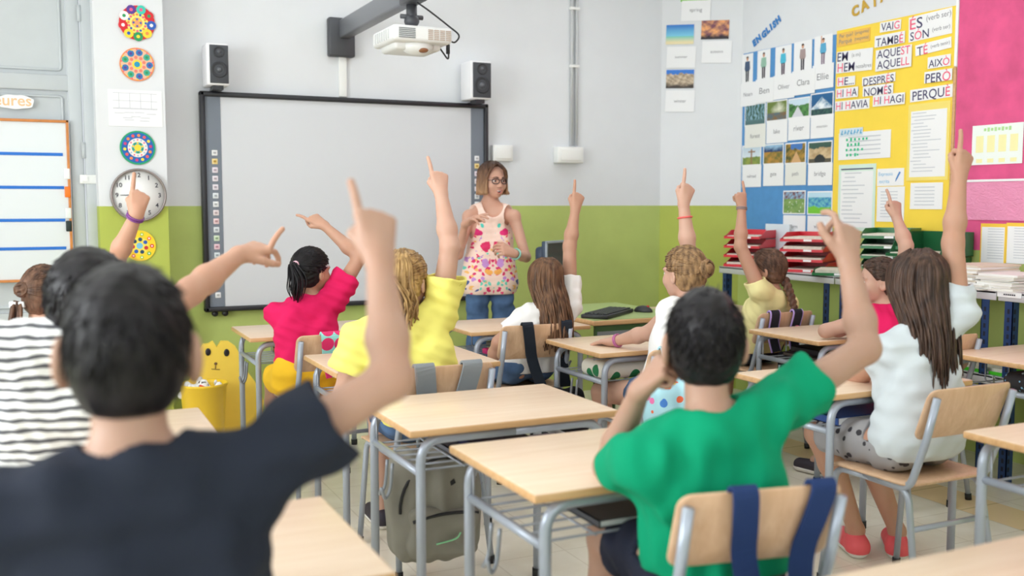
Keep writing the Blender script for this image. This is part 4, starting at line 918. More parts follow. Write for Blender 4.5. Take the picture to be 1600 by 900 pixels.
# people cards + names
ppl = [(1162, 1176, 86, 'Noam', (70, 90, 120), (40, 44, 52)), (1186, 1203, 80, 'Ben', (150, 190, 170), (60, 50, 60)), (1214, 1236, 74, 'Oliver', (80, 190, 220), (80, 60, 80)), (1243, 1268, 67, 'Clara', (170, 150, 150), (60, 56, 66)), (1275, 1300, 58, 'Ellie', (90, 170, 210), (140, 120, 140))]
skin_ink = plain('printed_skin', (214, 160, 130), .7); hair_ink = plain('printed_hair', (60, 44, 40), .7)
for x0, x1, y0, nm, c1, c2 in ppl:
    dy = (1231 - (x0 + x1) / 2) * .22
    th, W, H = sheet('photo_card', {'Noam': 'photo card of a standing child in a dark blue shirt', 'Ben': 'photo card of a walking child in a pale green top', 'Oliver': 'photo card of a child in a bright turquoise shirt', 'Clara': 'photo card of a child in a grey-pink top', 'Ellie': 'photo card of a child with one arm raised in blue'}[nm], 'photo card', 'R', (x0 - 2, y0, x1, y0 + 44), paper, group='cards of people', off=.004 + .0019 * (ppl.index((x0, x1, y0, nm, c1, c2)) % 2))
    m = MB(); s = H / 2; wd = min(.19 * H, W * .36)
    def blob(pts, mi): m.prism([(x * wd, z * s) for x, z in pts], (0, -.0009, 0), (1, 0, 0), (0, 0, 1), (0, -1, 0), .0006, mi)
    blob([(-.45, -.1), (-.1, -.1), (-.05, -.85), (-.4, -.85)], 1); blob([(.45, -.1), (.05, -.1), (.05, -.8), (.4, -.85)], 1)
    blob([(-.6, .5), (.6, .5), (.75, .0), (.5, -.15), (-.5, -.15), (-.75, .0)], 0)
    if nm == 'Ellie': blob([(-.55, .45), (-.3, .5), (-.35, .98), (-.55, .98)], 2)
    blob([(.28 * math.cos(a), .66 + .14 * math.sin(a)) for a in np.linspace(0, 2 * PI, 14, endpoint=False)], 2); blob([(.32 * math.cos(a), .7 + .14 * math.sin(a)) for a in np.linspace(.1, PI - .1, 10)], 3)
    m.build('printed_figure', [plain('print_%d_%d_%d' % c1, c1, .7), plain('print_%d_%d_%d' % c2, c2, .7), skin_ink, hair_ink], th)
    th, W, H = sheet('word_card', 'white name card reading %s under a photo of a child' % nm, 'word card', 'R', (x0 - 5, y0 + 45, x1 + 5 if nm != 'Ellie' else x1 + 2, y0 + 45 + 33), paper, group='cards of people', off=.0085 + .0019 * (ppl.index((x0, x1, y0, nm, c1, c2)) % 2)); write(th, nm, W, .045, greyink, fit=W * .55)
# landscape cards: (photo box, kind, word, handwritten)
rows = [[((1164, 164, 1196, 195), 'forest', 'forest', 1), ((1198, 159, 1230, 188), 'lake', 'lake', 0), ((1232, 155, 1265, 183), 'river', 'river', 0), ((1267, 147, 1302, 180), 'mountain', 'mountain', 0)],
        [((1160, 228, 1189, 258), 'cross', 'railroad', 0), ((1193, 226, 1224, 256), 'field', 'gate', 0), ((1227, 224, 1259, 255), 'path', 'path', 1), ((1263, 222, 1300, 255), 'bridge', 'bridge', 0)],
        [((1224, 298, 1258, 335), 'farm', 'farm', 0), ((1262, 299, 1300, 336), 'village', 'village', 0)]]
ldesc = dict(forest='trees in a forest', lake='a bright lake among trees', river='a river between green banks', mountain='a snow-capped mountain', cross='a wooden cross post in a field', field='a golden field under dark sky', path='a path through autumn trees', bridge='an arched stone bridge', farm='white sheep on a green pasture', village='blue houses above bright grass')
cream = plain('cream_card', (232, 232, 226), .8)
for R_, row in enumerate(rows):
    for (box, kind, wd_, hw) in row:
        x0, y0, x1, y1 = box
        th, W, H = sheet('photo_card', 'landscape photo card of %s on the blue paper' % ldesc[kind], 'photo card', 'R', box, paper, group='landscape cards', off=.0045); picture(th, W, H, kind, len(kind) + 5, border=.008)
        bx = (x0, y1 + 1, x1, y1 + (34 if R_ < 2 else 37))
        th, W, H = sheet('word_card', ('handwritten' if hw else 'printed') + ' card reading %s on the blue paper' % wd_, 'word card', 'R', bx, cream if hw else paper, group='landscape cards', off=.006); write(th, wd_, W, .045, greyink, fit=W * (.46 if len(wd_) > 4 else .3))
# yellow board strips: (label, box, [(text, pink letters, rel height, rel x, fit)])
NS = [0]
def strip(label, box, lines, mat=paper, off=.005):
    NS[0] += 1; off += .0019 * (NS[0] % 4)
    tl, bl, tr_, br_ = [onR(x, y, off) for x, y in ((box[0], box[1]), (box[0], box[2]), (box[3], box[4]), (box[3], box[5]))]
    W = float(((tl - tr_)[1] + (bl - br_)[1]) / 2); H = float(((tl - bl)[2] + (tr_ - br_)[2]) / 2); rl = -math.atan2(float((tr_ - tl)[2] + (br_ - bl)[2]) / 2, W)
    th = thing('word_strip', label, 'word strip', (tl + bl + tr_ + br_) / 4, -PI / 2, 'Catalan word strips'); th.rotation_euler.y = rl
    m = MB(); m.box((0, 0, 0), (W, .0016, H)); m.build('sheet', mat, th)
    nl = len(set(l[2] > 0 for l in lines))
    for txt, pinks, z, x, fit, ink_ in lines:
        write(th, txt, W, H / nl * .9, INK2 if ink_ is None else ink_, x=x * W, z=z * H, cols=[1 if i in pinks else 0 for i in range(len(txt))] if ink_ is None else None, fit=fit * W, bold=.006 * H / nl if ink_ is None else 0)
strip('white strip reading VAIG, topmost of its column', (1375.1, 35.6, 51.1, 1407.8, 30.0, 45.6), [('VAIG', {3}, 0, 0, .88, None)])
strip('white strip reading TAMBÉ under VAIG', (1366.7, 57.3, 74.4, 1413.8, 47.8, 66.7), [('TAMBÉ', {4}, 0, 0, .9, None)])
strip('white card reading AQUEST and AQUELL', (1368.2, 78.9, 112.2, 1424.4, 69.3, 103.3), [('AQUEST', {4, 5}, .25, 0, .92, None), ('AQUELL', {4, 5}, -.25, 0, .9, None)])
strip('white card reading ÉS and SÓN', (1420.0, 27.8, 66.7, 1487.8, 11.1, 51.6), [('ÉS', {0}, .26, -.32, .3, None), ('(verb ser)', {}, .27, .2, .56, greyink), ('SÓN', {1}, -.24, -.24, .44, None), ('(verb ser)', {}, -.22, .26, .4, greyink)])
strip('white strip reading TÉ', (1430.4, 71.6, 87.8, 1486.7, 56.7, 74.4), [('TÉ', {1}, 0, -.3, .3, None), ('(verb tenir)', {}, 0, .2, .52, greyink)])
strip('white strip reading AIXÒ', (1449.6, 90.0, 107.8, 1485.6, 84.0, 102.2), [('AIXÒ', {3}, 0, 0, .9, None)])
strip('white strip reading PERÒ', (1444.4, 113.3, 130.0, 1487.8, 106.2, 124.9), [('PERÒ', {3}, 0, 0, .9, None)])
strip('white strip reading PERQUÈ', (1422.2, 141.1, 160.0, 1488.9, 130.7, 151.1), [('PERQUÈ', {5}, 0, 0, .88, None)])
strip('white card reading EM and HEM', (1307.3, 82.2, 114.4, 1363.3, 73.8, 109.3), [('EM', {}, .25, -.33, .3, None), ('(a mi)', {}, .25, .05, .24, greyink), ('HEM', {0}, -.25, -.22, .48, None), ('nosaltres', {}, -.27, .27, .42, greyink)])
strip('white strip reading HE under HEM', (1308.2, 121.1, 135.6, 1336.0, 118.4, 132.2), [('HE...', {0}, 0, 0, .9, None)])
strip('white strip reading HI HA', (1306.7, 139.3, 154.4, 1340.7, 134.9, 151.1), [('HI HA', {0, 3}, 0, 0, .92, None)])
strip('white strip reading HI HAVIA', (1305.1, 158.9, 174.4, 1358.4, 153.3, 168.9), [('HI HAVIA', {0, 3}, 0, 0, .94, None)])
strip('white strip reading DESPRÉS', (1347.3, 121.1, 134.4, 1398.9, 112.2, 126.7), [('DESPRÉS', {5}, 0, 0, .92, None)])
strip('white strip reading NOMÉS under DESPRÉS', (1348.2, 135.6, 151.1, 1395.6, 129.6, 145.6), [('NOMÉS', {3}, 0, 0, .9, None)])
strip('white strip reading HI HAGI', (1364.0, 149.3, 167.1, 1413.8, 144.4, 161.8), [('HI HAGI', {0, 3}, 0, 0, .92, None)])
orange_n = plain('orange_note', (240, 190, 90), .7)
strip('orange note with two handwritten lines above the EM card', (1308.4, 53.3, 73.3, 1359.3, 41.8, 64.0), [('Per què?', {}, .22, -.22, .42, greyink), ('(pregunta)', {}, .25, .26, .42, greyink), ('Perquè', {}, -.22, -.24, .4, greyink), ('(resposta)', {}, -.2, .26, .42, greyink)], mat=orange_n)
def doc(label, box, mat, lines, off=.005, inner=None, head=None, seed=0, cat='paper', x0=-.42, rag=.5, name='document'):
    th, W, H = sheet(name, label, cat, 'R', box, mat, off=off); rg = np.random.default_rng(seed)
    if inner is not None: m = MB(); m.box((0, -.001, -.01), (W * inner[0], .0012, H * inner[1])); m.build('inner_sheet', paper, th)
    m = MB()
    for k in range(lines):
        w = W * rg.uniform(.25, .8) * (.85 if rag else 1); w = w if rag else W * .62
        z = H * (.40 - .8 * (k + .5) / lines); xc = x0 * W + w / 2 + (rg.uniform(0, .1) * W if rag else 0); m.box((xc, -.0021, z), (w, .0006, H * .2 / lines))
    m.build('text_lines', plain('faint_print', (202, 205, 212), .8), th)
    if head: m = MB(); m.box((0, -.0022, H * .43), (W * .86, .0006, H * .018)); m.build('heading_bar', head, th)
    return th, W, H
mint = plain('mint_sheet', (214, 234, 222), .7)
doc('tall mint-edged document low on the yellow paper', (1311, 258, 1366, 362), mint, 13, inner=(.86, .84), head=navyink, seed=1)
doc('long white text sheet on a pale yellow mount', (1420, 164, 1481, 281), pale_y, 18, inner=(.86, .86), seed=2)
doc('white printed sheet below the pale yellow mount', (1423, 286, 1472, 327), paper, 6, seed=3, rag=0, x0=-.36)
doc('white list sheet behind the pointing hand', (1371, 292, 1412, 347), paper, 9, seed=4, rag=0, x0=-.36)
th, W, H = doc('lined white sheet with a blue cut-out heading and green writing', (1311, 209, 1391, 246), paper, 5, seed=5, rag=0, x0=-.3)
m = MB(); rg = np.random.default_rng(8)
for r_ in range(4):
    for k in range(rg.integers(4, 7)): m.box((-W * .32 + W * .075 * k + rg.normal() * .003, -.0026, H * (.24 - .19 * r_)), (W * .035, .0006, H * rg.uniform(.07, .14)))
m.build('green_writing', greenink, th)
m = MB(); m.box((-W * .25, -.003, H * .52), (W * .46, .0014, H * .30)); m.build('heading_card', plain('ice_paper', (214, 226, 234), .6), th)
m = MB()
for k in range(7): m.tube([(-W * (.44 - .062 * k), -.004, H * (.44 + .02 * (k % 2))), (-W * (.42 - .062 * k), -.004, H * .60)], .004, 5); m.box((-W * (.43 - .062 * k) + .004, -.004, H * (.46 + .1 * (k % 3) / 2)), (.014, .001, .008))
m.build('heading_letters', cyanink, th)
th, W, H = sheet('word_card', 'white card reading Expressió escrita with a blue pen drawing', 'word card', 'R', (1371, 264, 1412, 290), paper); write(th, 'Expressió', W, .03, cyanink, x=-W * .17, z=H * .16, fit=W * .52); write(th, 'escrita', W, .03, cyanink, x=-W * .22, z=-H * .24, fit=W * .38)
m = MB(); m.tube([(W * .2, -.002, -H * .25), (W * .24, -.002, -H * .1), (W * .36, -.002, H * .28)], [.001, .004, .005], 6); m.build('pen_drawing', blueink, th)
# pink panel papers
th, W, H = sheet('document', 'white sheet with yellow columns on the pink paper', 'paper', 'R', (1520, 197, 1597, 255), plain('off_white_mint', (238, 244, 240), .7), off=.006)
m = MB()
for k in range(4): m.box((W * (-.34 + .225 * k), -.0014, 0.02 * H), (W * .15, .0008, H * .42)); m.box((W * (-.34 + .225 * k), -.0014, -.4 * H), (W * .12, .0008, H * .1))
m.build('yellow_columns', plain('soft_yellow', (244, 238, 178), .7), th)
m = MB()
for k in range(8): m.box((W * (-.24 + .07 * k), -.0016, H * .38), (W * .045, .0008, H * (.07 + .03 * (k % 2))))
m.build('green_heading', plain('soft_green', (176, 220, 150), .7), th)
t = NT('clear_plastic_film'); t.inp('Base Color', srgb(236, 150, 186)); t.inp('Roughness', .18); t.bump(t.n('ShaderNodeTexNoise', Scale=14., Detail=4.).outputs[0], .6, .01); film = t.m
c, W, H = place('R', 1515, 281, 1602, 345, .008); W += .06; th = thing('plastic_pocket', 'shiny pink-tinted plastic pocket pinned on the pink paper', 'pocket', c, -PI / 2)
m = MB(); m.grid(lambda u, v: ((u - .5) * W, .002 * math.sin(u * 14 + 2 * v) * math.sin(v * 9 + u * 3), (v - .5) * H), 24, 16); m.grid(lambda u, v: ((u - .5) * W, .005, (v - .5) * H), 1, 1); m.build('film', film, th)
m = MB(); m.box((0, -.003, H / 2 - .006), (W, .003, .012)); m.build('top_strip', paper, th)
yfr = plain('golden_frame_card', (250, 206, 70), .6)
for lab, bx in (('yellow-edged list sheet on the pink paper, beside the raised arm', (1533, 349, 1570, 413)), ('yellow-edged list sheet on the pink paper, at the frame edge', (1573, 348, 1614, 413))):
    th, W, H = doc(lab, bx, yfr, 12, inner=(.9, .92), seed=len(lab), rag=0, x0=-.2)
# cut-out titles
def title(name, label, string, x, y, size, x2, y2, mat, off=.003):
    c = onR(x, y, off); e = onR(x2, y2, off); ang = math.atan2(float(e[2] - c[2]), float(c[1] - e[1])); th = thing(name, label, 'lettering', c, -PI / 2); th.rotation_euler = (0, 0, -PI / 2)
    adv = 0.
    for i, chx in enumerate(string):
        vs, fs, _ = text_geo(chx, size, bold=.004); a = ang + .12 * math.sin(i * 2.3); vs = vs - V3(vs[:, 0].min(), 0, 0); w = vs[:, 0].max()
        m = MB(); ca, sa = math.cos(a), math.sin(a)
        pts = [(adv * math.cos(ang) + p[0] * ca - p[1] * sa, adv * math.sin(ang) + p[0] * sa + p[1] * ca) for p in vs]
        m.add([(px_, 0, pz_) for px_, pz_ in pts], fs); m.add([(px_, -.002, pz_) for px_, pz_ in pts], fs); m.build('letter', mat, th); adv += w + size * .16
title('title_letters', 'blue cut-out letters reading ENGLISH above the people cards', 'ENGLISH', 1178, 73, .062, 1217, 36, blueink)
title('title_letters', 'gold cut-out letters reading CATALÀ above the yellow paper', 'CATALÀ', 1332, 27, .085, 1381, 1, plain('gold_letters', (206, 166, 60), .6))
# ------------------------------------------------------------------ people
def unit(v): v = np.asarray(v, float); return v / np.linalg.norm(v)
def rotz(a): c, s = math.cos(a), math.sin(a); return np.array([[c, -s, 0], [s, c, 0], [0, 0, 1]])
def rotx(a): c, s = math.cos(a), math.sin(a); return np.array([[1, 0, 0], [0, c, -s], [0, s, c]])
def roty(a): c, s = math.cos(a), math.sin(a); return np.array([[c, 0, s], [0, 1, 0], [-s, 0, c]])
CURL = {'point': [(4, 6, 6), (78, 92, 60), (82, 96, 60), (84, 98, 60)], 'one': [(-4, 14, 12), (52, 70, 45), (60, 78, 50), (66, 80, 50)],
        'loose': [(12, 42, 26), (48, 70, 40), (56, 76, 44), (62, 78, 44)], 'droop': [(-62, 12, 8), (26, 34, 22), (40, 38, 24), (54, 42, 26)], 'open': [(8, 12, 8), (18, 22, 14), (26, 28, 18), (34, 34, 22)],
        'fist': [(70, 88, 55), (76, 92, 60), (80, 94, 60), (82, 96, 60)], 'flat': [(6, 6, 4), (5, 6, 4), (6, 7, 5), (8, 8, 6)], 'hold': [(30, 48, 30), (36, 52, 34), (40, 56, 36), (44, 58, 38)]}
def hand_sdf(W, u, n, t, sc, pose):
    """five-fingered hand: W wrist, u towards the knuckles, n the way the fingers curl, t the thumb's side"""
    u = unit(u); n = unit(n - u * (n @ u)); t0 = np.cross(u, n); t = t0 if t0 @ t > 0 else -t0
    K = [W + u * .078 * sc + t * .028 * sc, W + u * .082 * sc + t * .009 * sc, W + u * .078 * sc - t * .010 * sc, W + u * .070 * sc - t * .028 * sc]
    palm = [rc(W + t * (.012 - .008 * i) * sc, K[i] - n * .003 * sc, .0155 * sc, .0112 * sc) for i in range(4)] + [rc(W - u * .01, W + u * .02 * sc, .02 * sc, .019 * sc), rc(W + u * .03 * sc + n * .004, W + u * .06 * sc + n * .005, .02 * sc, .016 * sc)]
    L = [(.036, .023, .019), (.040, .026, .020), (.037, .024, .019), (.029, .019, .017)]; fr = [.0092, .0094, .009, .008]
    fing = []; tips = []
    for i in range(4):
        a = 0.; p = K[i]; sp = (.07, .015, -.03, -.09)[i]; r = fr[i] * sc
        for j in range(3):
            a += math.radians(CURL[pose][i][j]); d = unit(u * math.cos(a) + n * math.sin(a) + t * sp * max(0, math.cos(a))); q = p + d * L[i][j] * sc
            fing.append(rc(p, q, r, r * .93)); p, r = q, r * .93
        tips.append(p)
    b = W + u * .018 * sc + t * .020 * sc + n * .006 * sc
    if pose in ('point', 'fist', 'one'): th = [b, W + u * .052 * sc + t * .036 * sc + n * .018 * sc, W + u * .070 * sc + t * .024 * sc + n * .036 * sc, W + u * .072 * sc + t * .001 * sc + n * .042 * sc]
    elif pose == 'flat': th = [b, W + u * .05 * sc + t * .042 * sc + n * .006 * sc, W + u * .078 * sc + t * .052 * sc + n * .008 * sc, W + u * .098 * sc + t * .053 * sc + n * .008 * sc]
    else: th = [b, W + u * .048 * sc + t * .044 * sc + n * .014 * sc, W + u * .072 * sc + t * .056 * sc + n * .024 * sc, W + u * .092 * sc + t * .056 * sc + n * .032 * sc]
    if pose == 'thumbout' : pass
    thumb = [rc(th[0], th[1], .0145 * sc, .0115 * sc), rc(th[1], th[2], .0112 * sc, .0098 * sc), rc(th[2], th[3], .0098 * sc, .0085 * sc)]
    def f(P):
        d = U(*palm, k=.014 * sc)(P); g = fing[0](P)
        for q in fing[1:]: g = np.minimum(g, q(P))
        d = smin(d, g, .006 * sc); return smin(d, U(*thumb, k=.004)(P), .008 * sc)
    return bounded(f, W + u * .08 * sc, .15 * sc)
def head_sdf(hc, R, s, mouth=0., ear=1., female=False):
    pr = [ell((0, -.010, .025), (.076, .094, .090)), ell((0, .024, -.042), (.059, .062, .066)), rc((0, .060, -.088), (0, .052, -.08), .017, .024), ell((.036, .058, -.03), (.024, .022, .024)), ell((-.036, .058, -.03), (.024, .022, .024))]
    nose = [rc((0, .083, -.001), (0, .1, -.033), .0075, .0115), ell((.010, .094, -.037), (.008, .009, .0065)), ell((-.010, .094, -.037), (.008, .009, .0065))]
    brow = [rc((-.045, .075, .02), (-.012, .086, .017), .007, .008), rc((.045, .075, .02), (.012, .086, .017), .007, .008)]
    def f(P):
        p = (P - hc) @ R / s
        d = U(*pr, k=.03)(p); d = smin(d, U(*brow, k=.01)(p), .014)
        for sx in (-1, 1): d = smax(d, -ell((sx * .031, .1, .0), (.019, .017, .0105))(p), .012)
        for sx in (-1, 1):
            e = ell((sx * .031, .0745, -.0005), (.0142, .0140, .0136))(p); d = smin(d, np.minimum(smax(e, .0042 - p[:, 2], .001), smax(e, p[:, 2] + .0068, .001)), .003)
        d = smin(d, U(*nose, k=.006)(p), .012)
        if mouth > 0:
            d = smin(d, U(rc((-.016, .083, -.060), (.016, .083, -.060), .0055, .0055), rc((-.014, .082, -.060 - .006 - .014 * mouth), (.014, .082, -.066 - .014 * mouth), .006, .006), k=.006)(p), .009)
            d = smax(d, -ell((0, .088, -.064 - .006 * mouth), (.0195, .016, .004 + .007 * mouth))(p), .003)
        else: d = smin(d, U(rc((-.015, .0835, -.0605), (.015, .0835, -.0605), .0045, .0045), rc((-.013, .083, -.069), (.013, .083, -.069), .0055, .0055), k=.004)(p), .008)
        for sx in (-1, 1):
            Re = rotz(sx * .35); e = ell((sx * (.079 + .006 * (ear > 1)), -.006, -.012), (.010 * ear, .020 * ear, .031 * ear), Re)(p); e = smax(e, -ell((sx * (.092 + .006 * (ear > 1)), .0, -.010), (.011, .011, .019), Re)(p), .006); d = smin(d, e, .010)
        return d * s
    return bounded(f, hc, .17 * s)
def in_head(f, hc, R, s): return lambda P: f((P - hc) @ R / s) * s
def tubes(m, path, r0, r1, seg=5, n=3): p = catmull(path, n); k = len(p); m.tube(p, [r0 + (r1 - r0) * (i / (k - 1)) ** 1.6 for i in range(k)], seg)
def make_hair(style, hc, R, s, nb, seed, par, skin_d):
    """returns (sdf, strands MB): nb = neck base, all in the person's own coordinates"""
    rg = np.random.default_rng(seed); m = MB(); H = lambda *p: hc + R @ (V3(*p) * s); HV = lambda p: hc + (R @ (np.asarray(p) * s))
    infl = par.get('infl', .014); C0 = V3(0, -.010, .025); CR_ = V3(.076 + infl * par.get('side', .75), .094 + infl, .090 + infl)
    wb_ = wob(par.get('rough', .0008 if style == 'short' else .0016), 150, seed, 6); fr = par.get('front', .018); sl = par.get('slope', .75); nape = par.get('nape', -.075)
    cap_e = ell(C0, CR_); nape_e = ell((0, -.028, -.03), (.064 + infl * .6, .066 + infl * .5, .075))
    def cap(p):
        d = smin(cap_e(p), nape_e(p), .03) + wb_(p)
        d = smax(d, p[:, 1] - sl * p[:, 2] - fr, .012); d = smax(d, nape - p[:, 2], .01)
        if par.get('ears', 1):
            for sx in (-1, 1): d = smax(d, par.get('earcut', .033) - np.linalg.norm(p - V3(sx * .088, .008, -.016), axis=1), .006)
        return d
    fs = [in_head(cap, hc, R, s)]
    def surf(a, e, o=0.):       # a round the head (0 = back, + = its left... x), e elevation
        d = V3(math.sin(a) * math.cos(e), -math.cos(a) * math.cos(e), math.sin(e)); return C0 + d * (CR_ + o)
    if style == 'short':
        whorl = V3(.012, -.075, .085)
        for i in range(par.get('n', 750)):
            a = rg.uniform(-PI, PI); e = math.asin(rg.uniform(-.45, 1)); p = surf(a, e, -.003)
            if p[1] - sl * p[2] - fr > -.006 or p[2] < nape + .02 or (abs(p[0]) > .06 and np.linalg.norm(p - V3(math.copysign(.086, p[0]), .012, -.016)) < .036): continue
            nrm = unit((p - C0) / CR_ ** 2); d = p - whorl; d = d - nrm * (d @ nrm); d = unit(d + rg.normal(size=3) * .012 + V3(0, 0, -.03)); L = par.get('len', .03) * rg.uniform(.9, 1.6)
            q = [p, p + d * L * .5 + nrm * L * .05, p + d * L + nrm * L * .02 * rg.uniform(-1, 2.5)]
            tubes(m, [HV(x) for x in q], .0022 * s, .0004 * s, 3, 2)
    if style in ('long', 'bob', 'halfup'):
        n = par.get('n', 150); Ln = par.get('length', .34); spread = par.get('spread', 1.9); wav = par.get('wave', .004)
        back = par.get('back', .115)
        for i in range(n):
            a = rg.uniform(-spread, spread) * (1 if style != 'bob' else 1.0); jit = rg.normal(size=3) * .004; e0 = rg.uniform(.9, 1.35)
            top = surf(a * .8, e0, .0 + rg.uniform(-.002, .004)); mid = surf(a, .35, .002 + rg.uniform(-.003, .005)); low = surf(a, -.28, .004 + rg.uniform(-.004, .006))
            P_ = [HV(top), HV(surf(a * .9, .75, .004)), HV(mid), HV(low)]
            if style == 'bob':
                out = .012 + .012 * rg.uniform(-1, 1); L = Ln * rg.uniform(.88, 1.08); q = V3(low[0] * 1.04, low[1] * 1.0, 0)
                P_ += [HV((q[0], q[1] + .0, -.055)), HV((q[0] * .97 + jit[0] * 2, q[1] + out * .4, -L))]
            else:
                w0 = HV(low); f_ = math.sin(a); tgt = nb + V3(f_ * par.get('w', .085) * s + par.get('dx', 0), -back * s * (.55 + .45 * math.cos(a)) + par.get('dy', 0), 0)
                L = Ln * s * rg.uniform(.78, 1.08) * (1 - .12 * abs(f_)); 
                for t_ in (.25, .5, .75, 1.):
                    wq = w0 * (1 - min(1, t_ * 1.6)) + tgt * min(1, t_ * 1.6); P_.append(V3(wq[0] * (1 - .25 * t_ * par.get('taper', 1)) + tgt[0] * .25 * t_ * par.get('taper', 1), wq[1], w0[2] - L * t_) + V3(wav * math.sin(t_ * 9 + i), wav * math.cos(t_ * 8 + i), 0) + jit * t_ * 2)
            tubes(m, P_, par.get('r', .0085) * s * rg.uniform(.7, 1.2), .0026 * s, 5, 3)
        if style == 'bob':
            for i in range(80):
                t_ = rg.uniform(0, 1); q = [(.012, .05 + .03 * t_, .113), (-.02 - .03 * t_, .088, .082 - .012 * t_), (-.058, .078 - .012 * t_, .045 - .03 * t_), (-.083, .045 - .02 * t_, -.005), (-.086, .03 - .015 * t_, -.075 + rg.normal() * .006)]
                tubes(m, [HV(V3(*x) + rg.normal(size=3) * .002) for x in q], .005 * s, .0015 * s, 5, 3)
                q = [(.014, .05 + .03 * t_, .113), (.05, .078 - .01 * t_, .082), (.076, .05, .03 - .02 * t_), (.088, .03 - .01 * t_, -.03), (.086, .025 - .012 * t_, -.078 + rg.normal() * .006)]
                tubes(m, [HV(V3(*x) + rg.normal(size=3) * .002) for x in q], .005 * s, .0015 * s, 5, 3)
    if style in ('ponytail', 'bun', 'braid', 'updo', 'halfup'):
        kn = V3(*par.get('knot', (0, -.108, .035)))
        for i in range(par.get('flow', 330)):      # hair drawn back to the knot
            a = rg.uniform(.25, PI) * rg.choice([-1, 1]); e = rg.uniform(-.25, 1.2); p = surf(a, e, .001)
            if p[1] - sl * p[2] - fr > -.004 or p[2] < nape + .02: continue
            a0, a1 = unit((p - C0) / CR_), unit((kn - C0) / CR_); om = math.acos(max(-1, min(1, a0 @ a1))) + 1e-6
            P_ = [C0 + (math.sin((1 - q) * om) * a0 + math.sin(q * om) * a1) / math.sin(om) * (CR_ + .0015 + .0015 * rg.uniform()) for q in (0, .33, .66, .95)]
            tubes(m, [HV(x) for x in P_] + [HV(kn + rg.normal(size=3) * .005)], .0036 * s, .003 * s, 4, 2)
    if style in ('ponytail', 'halfup'):
        tl = par.get('tail', .17); sw = V3(*par.get('sway', (0, -.03, 0)))
        for i in range(par.get('tn', 60)):
            j = rg.normal(size=3) * V3(.010, .010, .004); k0 = HV(kn + j * .5); L = tl * s * rg.uniform(.8, 1.08); wv = par.get('wave', .003)
            tubes(m, [k0, k0 + R @ V3(0, -.028 * s, .004) + j * .5, k0 + sw * .7 + V3(0, -.02, -L * .35) + j * 1.6, k0 + sw + V3(wv * math.sin(i), -.012, -L * .7) + j * 1.8, k0 + sw * .8 + V3(wv, .0, -L) + j * .9], .006 * s, .0012, 5, 3)
    if style in ('bun', 'updo'):
        bc = kn + V3(0, -.018, 0); br_ = par.get('bun', .03)
        fs.append(in_head(lambda p: ell(bc, (br_ * 1.15, br_ * .8, br_))(p) + wob(.003, 160, seed + 3)(p), hc, R, s))
        for i in range(26):
            ph = rg.uniform(0, 6.28); tl = rg.uniform(-.5, .5); q = [bc + Rz @ V3(br_ * 1.12 * math.cos(x), -.004, br_ * math.sin(x)) for Rz in [roty(ph) @ rotx(tl)] for x in np.linspace(0, 4.2, 6)]
            tubes(m, [HV(x) for x in q], .004 * s, .003 * s, 4, 2)
    if style == 'braid':
        k0 = HV(V3(*par.get('knot', (0, -.1, -.05)))); e_ = nb + V3(*par.get('end', (0, -.12, -.2))); nn = 9
        for i in range(nn):
            t_ = (i + .5) / nn; p = k0 * (1 - t_) + e_ * t_ + V3(0, -.02 * math.sin(t_ * PI), 0); r = (.021 - .008 * t_) * s
            for sx in (-1, 1):
                q = p + V3(sx * r * .62, 0, (.5 * sx) * .012); fs.append(ell(q, (r * .8, r * .8, r * 1.15), roty(-sx * .6)))
        for i in range(14): j = rg.normal(size=3) * .004; tubes(m, [e_ + j, e_ + V3(0, -.004, -.02) + j * 1.6, e_ + V3(0, 0, -.045) + j], .004, .001, 4, 2)
    return fs, m
SLOPS = []
